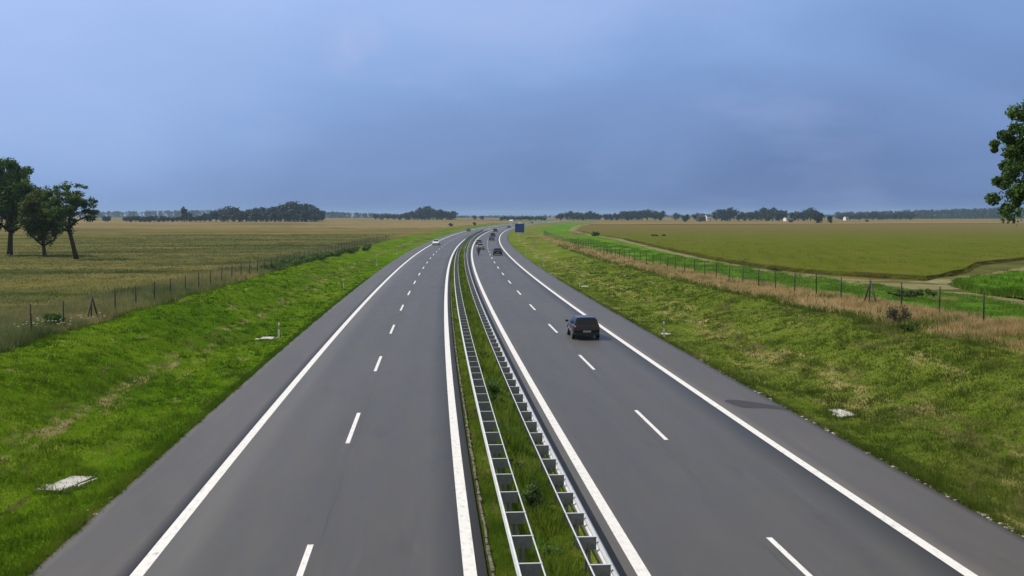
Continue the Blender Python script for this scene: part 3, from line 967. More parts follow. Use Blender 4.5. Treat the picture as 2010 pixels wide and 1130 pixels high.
# ------------------------------------------------------------------ fences
def fence(name, u, s0, s1, gap, label, brace_s, height=1.65):
    root = empty(name, P(u, s0), 0, label, 'fence')
    base = root.location.copy()
    pm = MB(); pm.tube([(0, 0, -.3), (0, 0, height*.6), (0.0, 0, height)], [.045, .043, .040], 7)
    pme = pm.mesh('post', M['post_wood'])
    s = s0; n = 0
    tops = []
    while s <= s1:
        p = P(u, s) - base
        if n < 98:
            o = link_mesh('post', pme, root); o.location = p
            o.rotation_euler = (random.uniform(-.03, .03), random.uniform(-.03, .03), random.uniform(0, 6))
        tops.append(p); s += gap; n += 1
    m = MB()
    hs = [.12, .35, .58, .82, 1.06, 1.3, height - .06]
    for a, b in zip(tops[:-1], tops[1:]):
        for h in hs: m.tube([a + Vector((0, 0, h)), b + Vector((0, 0, h))], .0028, 3, False)
        if a.y + base.y < 110:
            for k in range(1, 16):
                q = a.lerp(b, k/16); m.tube([q + Vector((0, 0, .12)), q + Vector((0, 0, height - .06))], .0016, 3, False)
    m.build('wire_mesh', M['wire'], root)
    for bs, d in brace_s:
        p0 = P(u, bs) - base
        for sg in d:
            p1 = P(u, bs + sg*1.25) - base
            b = MB(); b.tube([p0 + Vector((.07, 0, height*.92)), p1 + Vector((.07, 0, -.1))], .05, 7); b.build('brace', M['post_wood'], root)
    return root


fence('wildlife_fence', -21.1, 44.5, 330, 5.0, 'post and wire fence on top of the left bank', [(69.5, (-1, 1))], 1.7)
fence('wildlife_fence', 28.3, 38.9, 400, 5.0, 'post and wire fence in the tan grass of the right bank', [(68.9, (-1, 1))], 1.75)

# ------------------------------------------------------------------ delineators and drain slabs
def delineator(u, s, label, tilt=0.0):
    root = empty('delineator_post', P(u, s), heading(s), label, 'marker post', 'marker posts along the verges')
    root.rotation_euler = (tilt*.4, tilt, heading(s))
    def ring(z, w=.06, d=.045): return [(-w, -d*.6, z), (0, -d, z), (w, -d*.6, z), (w*.7, d, z), (-w*.7, d, z)]
    b = MB(); b.loft([ring(-.2), ring(.62)], smooth=False); b.build('shaft', M['plastic_w'], root)
    b = MB(); b.loft([ring(.62, .061, .046), ring(.84, .061, .046)], smooth=False); k = b.build('black_band', M['plastic_k'], root)
    r = MB(); r.box((0, -.049, .73), (.05, .008, .16)); r.build('reflector', M['reflector'], k)
    b = MB(); b.loft([ring(.84), ring(.98), ring(1.03, .05, .03)], smooth=False); b.build('head', M['plastic_w'], root)
    return root


delineator(-10.15, 72.9, 'white marker post on the left bank beside a pale drain slab, nearest one', .03)
delineator(-10.5, 123, 'second white marker post up the left bank, smaller and farther')
delineator(-10.4, 173, 'third white marker post far up the left bank')
delineator(-10.4, 223, 'fourth white marker post far up the left bank, tiny')
delineator(15.35, 71.5, 'white marker post on the right verge near the black car', -.03)
delineator(15.9, 122, 'second white marker post along the right verge, beyond the black car')
delineator(15.8, 172, 'third white marker post along the right verge, far off')
delineator(15.8, 222, 'fourth white marker post along the right verge, tiny')


def drain(u, s, rz, size, label, pieces=True):
    p = P(u, s)
    root = empty('drain_slab', (p.x, p.y, p.z), heading(s) + rz, label, 'drain slab', 'concrete drain slabs in the verges')
    w, l = size
    b = MB(); b.box((0, 0, .04), (w, l, .10), 0, .02)
    for v in b.bm.verts: v.co += Vector((random.gauss(0, .015), random.gauss(0, .02), random.gauss(0, .008)))
    b.build('slab', M['concrete'], root)
    if pieces:
        b = MB(); b.box((-w*.72, -l*.30, .03), (w*.36, l*.42, .09), .12, .02); b.build('side_slab', M['concrete'], root)
        b = MB()
        b.box((w*.72, l*.15, .04), (.08, l*.5, .09), -.1, .015); b.box((w*.62, -l*.12, .03), (w*.28, .09, .08), 0, .015)
        b.build('inlet_kerb', M['concrete'], root)
        g = MB()
        for i in range(5): g.box((w*.6, l*(-.02 + .08*i), .03), (w*.16, .03, .03))
        g.build('grate', M['galv_dull'], root)
    return root


drain(-10.95, 33.7, -.25, (.72, 1.75), 'broad pale drain slab low on the left bank in the foreground')
drain(16.75, 43.0, .15, (.55, 1.5), 'pale drain slab in the right verge next to the dark streak')
drain(-10.85, 72.6, 0.0, (.8, 1.3), 'small drain slab left of the nearest left marker post')
drain(14.95 + .7, 72.8, 0.0, (.55, 1.1), 'small drain slab beside the nearest right marker post')
drain(16.6, 122.5, 0.0, (.7, 1.2), 'tiny drain slab by the second right marker post', False)

def fringe():
    uu, ss = [], []
    for u0, s0, w, l in ((-10.95, 33.7, .5, 1.0), (16.75, 43.0, .42, .85), (-10.85, 72.6, .5, .8), (15.65, 72.8, .35, .65)):
        for _ in range(90):
            a = random.uniform(0, 2*math.pi); k = random.uniform(.82, 1.25)
            c, d = math.cos(a), math.sin(a); m_ = max(abs(c), abs(d))
            uu.append(u0 + c/m_*w*k); ss.append(s0 + d/m_*l*k)
    for nm, mt, sg, lab in (('slab_fringe_left', M['blade_l'], -1, 'grass growing over the rims of the left drain slabs'), ('slab_fringe_right', M['blade_r'], 1, 'grass growing over the rims of the right drain slabs')):
        q = [(a, b) for a, b in zip(uu, ss) if a*sg > 0]
        blades(nm, mt, np.array([a for a, b in q]), np.array([b for a, b in q]), .10, .24, .04, 6, .07, 1.1, label=lab)


fringe()

# ------------------------------------------------------------------ shrubs and trees
def leaf_cloud(centers, radii, n_per, size, flat=.75, jitter=.25, droop=0.0):
    """leaf-sized quads spread through clumps; returns V, F, tint"""
    C, Rr = np.asarray(centers, float), np.asarray(radii, float)
    m = len(C)
    if np.isscalar(n_per): n_per = np.full(m, n_per)
    idx = np.repeat(np.arange(m), n_per)
    k = len(idx)
    d = RNG.normal(0, 1, (k, 3)); d /= np.linalg.norm(d, axis=1)[:, None]
    r = RNG.uniform(0, 1, k)**.45
    p = C[idx] + d*(Rr[idx]*r)[:, None]*np.array([1, 1, flat])
    p += RNG.normal(0, jitter*.3, (k, 3))*Rr[idx][:, None]
    nrm = d + RNG.normal(0, .9, (k, 3)) + np.array([0, 0, .5]); nrm /= np.linalg.norm(nrm, axis=1)[:, None]
    a = np.cross(nrm, RNG.normal(0, 1, (k, 3))); a /= np.linalg.norm(a, axis=1)[:, None] + 1e-9
    b = np.cross(nrm, a)
    s = size*RNG.uniform(.6, 1.4, k)
    a = a*(s*.5)[:, None]; b = b*(s*.34)[:, None]
    V = np.stack([p - a, p - b*.9 + a*.05, p + a, p + b], 1).reshape(-1, 3)
    Fc = np.arange(4*k).reshape(-1, 4)
    t = np.clip(np.repeat(RNG.uniform(.2, .8, m), n_per) + RNG.normal(0, .16, k), 0, 1)
    return V, Fc, np.repeat(t, 4)


def branches_mesh(paths, name='trunk'):
    m = MB()
    for pts, rad, seg in paths: m.tube(pts, rad, seg)
    return m.mesh(name, M['bark'])


def grow(base, direction, length, radius, depth, paths, tips, bend=.25, up=.15, kids=(3, 4), shrink=.68, seg=7):
    """recursive limbs; collects tube paths and tip points"""
    n = 4
    pts, rad = [base], [radius]
    d = direction.normalized()
    p = base
    for i in range(n):
        d = (d + Vector((random.gauss(0, bend), random.gauss(0, bend), random.gauss(0, bend*.6) + up*.3))).normalized()
        p = p + d*(length/n)
        pts.append(p); rad.append(radius*(1 - .5*(i + 1)/n))
    paths.append((pts, rad, seg))
    if depth == 0:
        tips.append((pts[-1], length)); tips.append((pts[-2], length)); return
    if depth <= 1: tips.append((pts[-1], length))
    for k in range(random.randint(*kids)):
        j = random.choice([2, 3, 4, 4])
        az = random.uniform(0, 2*math.pi)
        side = Vector((math.cos(az), math.sin(az), random.uniform(.0, .7)))
        grow(pts[j], (d*.55 + side*.8), length*shrink*random.uniform(.8, 1.15), rad[j]*.62, depth - 1, paths, tips, bend, up, kids, shrink, max(4, seg - 1))


def tree(name, loc, label, leafmat, height, crown_r, trunk_frac=.3, depth=3, leaf=.35, per=90, clump=.9, lean=(0, 0), cat='tree', group=None, up=.15, squash=None, kids=(3, 4), flat=.75, gap=0.0, cz=None, seed=3):
    random.seed(seed)
    root = empty(name, loc, 0, label, cat, group)
    paths, tips = [], []
    H0 = height*trunk_frac
    b = Vector((0, 0, -.2)); mid = Vector((lean[0]*.5, lean[1]*.5, H0*.5)); top = Vector((lean[0], lean[1], H0))
    r0 = height*.022 + .04
    paths.append(([b, b.lerp(mid, .5), mid, mid.lerp(top, .5), top], [r0*1.35, r0*1.1, r0, r0*.92, r0*.85], 9))
    nl = random.randint(4, 5)
    for k in range(nl):
        az = 2*math.pi*k/nl + random.uniform(-.4, .4)
        grow(top, Vector((math.cos(az)*.75, math.sin(az)*.75, random.uniform(.55, 1.2))), (height - H0)*.42, r0*.55, depth - 1, paths, tips, .22, up, kids)
    grow(top, Vector((0, 0, 1)), (height - H0)*.5, r0*.6, depth - 1, paths, tips, .15, up, kids)
    # fit the limbs into the crown's envelope
    P0 = np.array([t[0] for t in tips])
    zc = cz if cz else (H0*.75 + height)/2
    hz = height - zc
    def fit(v):
        q = np.array(v) - np.array([top.x, top.y, zc])
        e = math.sqrt((q[0]/crown_r)**2 + (q[1]/crown_r)**2 + (q[2]/hz)**2)
        if e > .92 and v[2] > H0: q = q*(.92/e)*random.uniform(.9, 1.0)
        return Vector(q + np.array([top.x, top.y, zc]))
    paths = [paths[0]] + [([fit(p) for p in pts], rad, seg) for pts, rad, seg in paths[1:]]
    C = [fit(t[0]) for t in tips]
    # fill the envelope evenly where limbs are sparse
    extra = int(len(C)*.5)
    while extra > 0:
        d = Vector((random.gauss(0, 1), random.gauss(0, 1), random.gauss(0, 1))).normalized()*random.uniform(.45, .93)
        q = Vector((top.x + d.x*crown_r, top.y + d.y*crown_r, zc + d.z*hz)); C.append(q); extra -= 1
    C = [c for c in C if random.random() > gap]
    rr = [clump*random.uniform(.6, 1.25) for _ in C]
    link_mesh('trunk', branches_mesh(paths), root)
    V, Fc, t = leaf_cloud([tuple(c) for c in C], rr, per, leaf, flat)
    mesh_np('crown', V, Fc, leafmat, root, tint=t)
    return root


# the three trees in the left pasture
tree('broadleaf_tree', P(-78.6, 204), 'tall dark broadleaf tree at the left edge of the pasture', M['leaf_dark'], 18.6, 5.2, .22, 3, .42, 165, 1.5, (.3, 0), group='trees in the left pasture')
tree('broadleaf_tree', P(-69.3, 195.6), 'small lighter green tree between the tall dark tree and the leaning one', M['leaf_mid'], 12.2, 3.3, .15, 3, .36, 120, 1.1, (-.2, 0), group='trees in the left pasture')
tree('broadleaf_tree', P(-59.7, 183.2), 'airy leaning tree with a see-through spreading crown', M['leaf_dark'], 13.4, 4.7, .36, 3, .33, 70, .85, (-1.15, .2), group='trees in the left pasture', gap=.26, flat=.5, up=.05, seed=8)


def near_tree():
    random.seed(21)
    """big tree just right of the frame whose hanging boughs reach into the picture"""
    base = P(38.3, 57.0)
    root = empty('broadleaf_tree', base, 0, 'large near tree whose drooping boughs hang in at the right edge', 'tree')
    paths, C, rr = [], [], []
    top = Vector((0, 0, 4.0))
    paths.append(([Vector((0, 0, -.3)), Vector((.05, 0, 1.5)), top, Vector((-.1, .1, 10)), Vector((0, .1, 15.8))], [.42, .34, .3, .2, .06], 10))
    for k in range(46):
        z0 = 7.1 + 8.3*(k/46)
        az = k*2.4 + random.uniform(-.3, .3)
        reach = 6.4*(1 - .75*max(0, (z0 - 11.4)/5))*random.uniform(.75, 1.05)
        d = Vector((math.cos(az), math.sin(az), 0))
        a = Vector((0, 0, z0))
        pts = [a, a + d*reach*.35 + Vector((0, 0, 1.2)), a + d*reach*.7 + Vector((0, 0, 1.3)), a + d*reach*.95 + Vector((0, 0, .3)), a + d*reach*1.02 + Vector((0, 0, -.9))]
        paths.append((pts, [.11, .085, .055, .03, .012], 6))
        for i in range(9):
            t = .3 + .75*i/9
            j = min(int(t*4), 3); q = pts[j].lerp(pts[j + 1], min(1, t*4 - j))
            C.append(q + Vector((random.gauss(0, .35), random.gauss(0, .35), random.gauss(-.1, .3)))); rr.append(random.uniform(.35, .75))
        # hanging sprays at the end
        for i in range(4):
            C.append(pts[-1] + Vector((random.gauss(0, .35), random.gauss(0, .35), -.28*i + .15 + random.gauss(0, .12)))); rr.append(.44 - .09*i)
    link_mesh('trunk', branches_mesh(paths), root)
    V, Fc, t = leaf_cloud([tuple(c) for c in C], rr, 230, .20, .9, .3)
    mesh_np('crown', V, Fc, M['leaf_near'], root, tint=t)


near_tree()


def bush(name, loc, label, mat, rx, ry, rz, n=14, per=60, leaf=.1, cat='bush', group=None):
    root = empty(name, loc, 0, label, cat, group)
    C, rr = [], []
    long_ = ry > 2.5*rx
    for _ in range(n):
        d = Vector((random.gauss(0, 1), random.gauss(0, 1), random.gauss(0, 1))).normalized()*random.uniform(.3, .8)
        if long_: d.y = random.uniform(-1, 1)
        C.append((d.x*rx, d.y*ry, rz*.9 + d.z*rz*.85)); rr.append(min(rx, ry, rz)*random.uniform(.35, .6)*(1.5 if long_ else 1))
    V, Fc, t = leaf_cloud(C, rr, per, leaf, .9)
    V[:, 2] = np.maximum(V[:, 2], .0)
    mesh_np('foliage', V, Fc, mat, root, tint=t)
    m = MB()
    for c in C[:7]: m.tube([(0, 0, -.05), (c[0]*.4, c[1]*.4, c[2]*.5), c], [rx*.05, rx*.035, rx*.012], 5)
    m.build('stems', M['bark'], root)
    return root


bush('shrub', P(2.86, 29.6), 'round green shrub between the guard rails in the foreground', M['leaf_bush'], .40, .42, .50, 22, 110, .06)
bush('shrub', P(2.80, 46.4), 'dark low shrub between the guard rails, behind the round one', M['leaf_dark'], .5, .8, .28, 14, 70, .07)
bush('shrub', P(2.86, 49.6), 'pale green weed clump just beyond the dark low shrub', M['leaf_bush'], .46, .7, .42, 14, 80, .08)
bush('shrub', P(2.7, 34.5), 'low leafy weed clump beyond the round shrub between the guard rails', M['leaf_bush'], .34, .5, .26, 10, 60, .06)
bush('shrub', P(2.95, 39.0), 'second low weed clump beyond the round shrub between the guard rails', M['leaf_mid'], .38, .6, .26, 10, 60, .06)
bush('shrub', P(3.0, 25.6), 'small bright weed clump nearest the camera between the guard rails', M['leaf_bush'], .3, .4, .2, 9, 60, .05)
bush('shrub', P(2.85, 62.5), 'dark weed clump farther along between the guard rails', M['leaf_mid'], .4, .9, .25, 10, 50, .08)
bush('shrub', P(-21.5, 63.6), 'dark shrub at the foot of the left fence near its brace', M['leaf_dark'], .85, .7, .65, 14, 70, .12)
bush('shrub', P(25.7, 58.6), 'reddish brown scrub bush in the right tall grass', M['leaf_scrub'], 1.1, .9, .62, 16, 60, .10)
bush('shrub', P(24.9, 55.0), 'low dark weed bush at the edge of the right tall grass', M['leaf_mid'], 1.0, .8, .32, 12, 50, .10)
bush('shrub', P(34.6, 77.2), 'long dark green clump of crop beyond the right fence', M['leaf_mid'], 2.7, .7, .42, 26, 60, .14)
for i, (uu, sv, r) in enumerate([(-20.9, 140, 1.3), (-20.6, 150, 1.1), (-20.4, 161, 1.2), (-20, 173, 1.2), (-19.4, 186, 1.3), (-18.6, 200, 1.3), (-17.8, 216, 1.4), (-16.8, 234, 1.4)]):
    bush('shrub', P(uu - .6, sv), 'dark low hedge bush in the row along the top of the left bank', M['leaf_dark'], .9, 7.5 + .045*(sv - 140), .5, 46, 46, .2, group='hedge bushes along the left bank')
bush('shrub', P(45.6, 379), 'dark round bush at the corner of the grain field', M['leaf_dark'], 2.2, 2.0, 1.1, 12, 60, .4)
bush('shrub', P(64.3, 352), 'flat dark bush sticking out of the grain field', M['leaf_dark'], 4.5, 2.0, .55, 12, 50, .4)
bush('shrub', P(-30, 694), 'brownish bush in the stubble left of the motorway bend', M['leaf_scrub'], 2.4, 2.0, 1.3, 10, 40, .6)
bush('shrub', P(-18, 725), 'small upright brown bush near the motorway bend', M['leaf_scrub'], 1.4, 1.4, 1.5, 8, 40, .5)

# ------------------------------------------------------------------ distant trees
PROT = []
def far_proto(h, r, trunk, seed, n=34, per=40, leaf=1.0):
    """meshes only: crown and trunk shared by the distant trees"""
    random.seed(seed)
    C, rr = [], []
    for _ in range(n):
        d = Vector((random.gauss(0, 1), random.gauss(0, 1), random.gauss(0, 1))).normalized()*random.uniform(.35, .85)
        zc = (trunk + h)/2
        C.append((d.x*r, d.y*r, zc + d.z*(h - trunk)/2)); rr.append(r*random.uniform(.28, .5))
    V, Fc, t = leaf_cloud(C, rr, per, leaf, .85)
    cm = mesh_np('crown', V, Fc, M['leaf_far'], tint=t, link=False)
    paths = [([Vector((0, 0, -.5)), Vector((.1, 0, h*.3)), Vector((0, 0, h*.7))], [.35, .28, .08], 6)]
    for c in C[:6]: paths.append(([Vector((.05, 0, h*.28)), Vector(c)], [.16, .05], 4))
    return cm, branches_mesh(paths)


for i, (h, r, tr) in enumerate([(10, 5.0, .3), (10, 4.4, .2), (10, 5.6, .5), (10, 1.7, .4), (10, 4.8, .1)]):
    PROT.append(far_proto(h, r, tr, 40 + i))
random.seed(99)


def far_tree(kind, x, y, height, label, group, width=1.0, dark=False):
    z = Hxy(x, y)
    root = empty('distant_tree', (x, y, z), random.uniform(0, 6), label, 'tree', group)
    root.scale = (height/10*width, height/10*width, height/10)
    link_mesh('crown', PROT[kind][0], root); link_mesh('trunk', PROT[kind][1], root)
    return root


F_, PIT, YAW = 2149.94, R(3.81624), R(4.48799)
def at_dist(px, y):
    """x of the ground point seen along a bearing at distance y"""
    a = (px - 1005)/F_
    return y*math.tan(math.atan(a) + YAW)


def clump(cols, y0, dy, label, group, kinds=(0, 1, 2, 4), jit=.12):
    for px, h in cols:
        y = y0 + random.uniform(0, dy)
        far_tree(random.choice(kinds), at_dist(px, y), y, h*random.uniform(1 - jit, 1 + jit), label, group, random.uniform(1.0, 1.4))


# bearings in photo pixels, heights in metres
clump([(412, 9), (425, 12), (437, 13), (449, 15.5), (460, 15.5), (472, 14), (484, 13), (494, 14), (503, 15), (514, 15), (524, 15), (533, 16), (542, 17), (551, 17.5), (560, 19), (568, 20), (577, 20.5), (586, 20), (594, 20), (602, 19.5), (610, 18), (618, 15.5), (626, 12.5), (632, 9)], 1120, 60, 'blue green broadleaf tree massed in the wood on the left horizon', 'trees of the left horizon wood')
clump([(440, 10), (470, 11), (505, 11), (540, 12), (572, 13), (600, 12), (622, 9)], 1090, 20, 'lower tree in front of the wood on the left horizon', 'front trees of the left horizon wood')
far_tree(3, at_dist(363, 1130), 1130, 17.5, 'slender poplar rising alone left of the horizon wood', None, 1.0)
far_tree(1, at_dist(374, 1130), 1130, 10, 'small round tree at the foot of the lone poplar', None, 1.0)
far_tree(3, at_dist(403, 1120), 1120, 11, 'short slim tree between the poplar and the horizon wood', None, 1.0)
clump([(x, 5.0 + 2.0*random.random()) for x in range(250, 412, 9)], 1080, 25, 'low dark hedge tree in the row left of the horizon wood', 'hedge trees on the left horizon', (4, 0))
clump([(208, 6.5), (213, 6)], 1080, 5, 'small dark tree pair behind the leaning pasture tree', 'tree pair on the left horizon', (4,))
clump([(x, 8.0) for x in range(738, 800, 12)], 1500, 60, 'low tree fading into haze left of the middle wood', 'low trees left of the middle wood', (4, 0))
clump([(804, 12.5), (812, 14), (820, 15), (828, 17), (835, 19), (843, 17), (852, 16.5), (860, 16.5), (868, 14), (876, 14.5), (884, 14.5), (889, 14)], 1480, 80, 'blue green tree in the small wood left of the motorway bend', 'trees of the middle wood')
clump([(932, 6.5), (946, 6)], 1500, 40, 'tiny lone tree on the horizon above the motorway bend', 'lone trees above the bend', (1,))
clump([(x, 4.6 + 1.2*random.random()) for x in range(985, 1075, 6)], 1330, 60, 'dark hedge tree closing the view at the end of the motorway', 'hedge trees at the motorway end', (4, 0))
clump([(1100, 9), (1119, 11), (1126, 11), (1134, 10), (1143, 10), (1151, 9.5), (1158, 11.5), (1166, 11.5), (1174, 9), (1190, 9.5), (1200, 9.5), (1210, 9.5)], 1360, 60, 'hazy tree in the row right of the motorway end', 'trees in the row right of the motorway end')
clump([(1220, 13), (1230, 13.5), (1240, 14), (1250, 14), (1260, 13.5), (1270, 13.5), (1286, 14.5), (1296, 15), (1326, 11)], 1380, 60, 'hazy tree of the low wood right of the motorway', 'trees of the low wood right of the motorway')
far_tree(0, at_dist(1345, 1041), 1041, 8.6, 'dark round tree standing in front of the white farmhouse row', None, 1.05)
clump([(1369, 11), (1376, 10.5), (1405, 12), (1415, 14), (1423, 15.5), (1432, 14.5)], 1260, 40, 'hazy tree around the white gabled house', 'trees around the white gabled house')
clump([(1450, 10), (1460, 12), (1472, 13), (1484, 14), (1494, 16), (1505, 16), (1516, 15.5), (1528, 14), (1536, 13), (1556, 12.5), (1566, 13), (1578, 14.5), (1590, 15), (1600, 14)], 1270, 50, 'hazy tree in the wood behind the low white house', 'trees behind the low white house')
far_tree(4, at_dist(1551, 915), 915, 3.6, 'little dark tree next to the low white house', None, 1.1)
far_tree(0, at_dist(1606, 868), 868, 9.8, 'dark leafy tree alone in the right fields', None, 1.0)
far_tree(1, at_dist(1628, 862), 862, 7.6, 'thin-stemmed smaller tree right of the lone dark field tree', None, .75)
clump([(x, 8 + 4*random.random()) for x in range(1650, 1790, 9)], 1500, 80, 'hazy tree in the low row before the right forest', 'trees in the low row before the right forest')
clump([(1373, 2.2), (1700, 3)], 1000, 5, 'tiny field bush on the right plain', 'tiny field bushes', (4,))


def forest(name, px0, px1, y0, h0, h1, n, label, depth=150, leaf=2.4):
    """a far-off wood that reads as one mass"""
    C, rr = [], []
    for i in range(n):
        t = random.random()
        px = px0 + (px1 - px0)*t
        y = y0 + random.uniform(0, depth)
        x = at_dist(px, y)
        h = (h0 + (h1 - h0)*t)*random.uniform(.8, 1.08)
        r = random.uniform(4, 7)
        z = Hxy(x, y)
        for zz in np.arange(1.5, h - r*.5, r*.8): C.append((x + random.gauss(0, 2), y + random.gauss(0, 2), z + zz)); rr.append(r*.8)
        C.append((x, y, z + h - r*.55)); rr.append(r*.6)
    V, Fc, t = leaf_cloud(C, rr, 16, leaf, .9)
    o = mesh_np(name, V, Fc, M['leaf_far'], tint=t)
    tag(o, label, 'forest', kind='stuff')


forest('far_forest', 180, 420, 2900, 16, 20, 200, 'blue hazy forest band far behind the left hedge row')
forest('far_forest', 622, 800, 2600, 16, 10, 150, 'blue hazy forest band between the two left woods')
forest('far_forest', 1640, 1960, 1900, 12, 20, 330, 'blue hazy forest rising towards the right edge')
forest('far_forest', 1940, 2200, 1850, 20, 22, 220, 'hazy forest behind the near tree on the right')
forest('far_forest', 1060, 1640, 2700, 7, 9, 260, 'faint low woods along the right horizon')
forest('far_forest', 880, 1070, 2700, 7, 6, 110, 'faint low woods above the motorway end')
forest('far_forest', -120, 190, 2700, 15, 17, 160, 'hazy forest band behind the pasture trees')

# ------------------------------------------------------------------ far houses
def house(px, y, w, d, hw, hr, label, wall=M['render']):
    x = at_dist(px, y); z = Hxy(x, y)
    root = empty('house', (x, y, z), R(12), label, 'house')
    b = MB(); b.box((0, 0, hw/2), (w, d, hw))
    b.face([(-w/2, -d/2, hw), (-w/2, d/2, hw), (-w/2, 0, hw + hr)]); b.face([(w/2, -d/2, hw), (w/2, d/2, hw), (w/2, 0, hw + hr)])
    b.build('wall', wall, root)
    r = MB()
    for sg in (-1, 1):
        a = [(-w/2 - .4, sg*(d/2 + .5), hw - .25), (w/2 + .4, sg*(d/2 + .5), hw - .25), (w/2 + .4, 0, hw + hr + .1), (-w/2 - .4, 0, hw + hr + .1)]
        r.face(a); r.face([(p[0], p[1], p[2] + .2) for p in a])
    ro = r.build('roof', M['roof'], root)
    c = MB(); c.box((w*.2, 0, hw + hr + .3), (.7, .7, 1.4)); c.build('chimney', M['brick'], ro)
    for i in range(3):
        m = MB(); m.box((-w*.3 + i*w*.3, -d/2 - .02, hw*.55), (1.0, .1, 1.2)); f = m.build('window', M['glass'], root)
        m = MB(); m.box((-w*.3 + i*w*.3, -d/2 - .06, hw*.55 - .68), (1.2, .16, .1)); m.build('sill', M['concrete'], f)
    m = MB(); m.box((w*.14, -d/2 - .02, 1.05), (1.0, .08, 2.1)); m.build('door', M['door'], root)
    return root


house(1389, 1230, 6.5, 8, 5.2, 2.2, 'small white gabled house among the trees on the right horizon')
house(1376, 1232, 9.0, 8, 4.6, 3.4, 'dark brick house with dark roof left of the white gabled house', M['brick'])
house(1543, 1220, 5.0, 7, 3.6, 1.0, 'low white house at the edge of the right wood')
house(1659, 1400, 4.0, 6, 4.2, 1.2, 'tiny white house right of the lone field trees')

# ------------------------------------------------------------------ vehicles
def quad_panel(m, q, inset, off, nu=4, nv=3, mi=0):
    """a panel lying on quad q (4 corners), inset by fractions (l, r, b, t), raised by off along its normal"""
    a, b, c, d = [Vector(p) for p in q]
    n = (b - a).cross(d - a).normalized()
    l, r, bo, t = inset
    def pt(u, v): return a.lerp(b, u).lerp(d.lerp(c, u), v) + n*off
    g = [[m.bm.verts.new(pt(l + (1 - l - r)*i/nu, bo + (1 - bo - t)*j/nv)) for i in range(nu + 1)] for j in range(nv + 1)]
    for j in range(nv):
        for i in range(nu):
            f = m.bm.faces.new((g[j][i], g[j][i + 1], g[j + 1][i + 1], g[j + 1][i])); f.smooth = True; f.material_index = mi


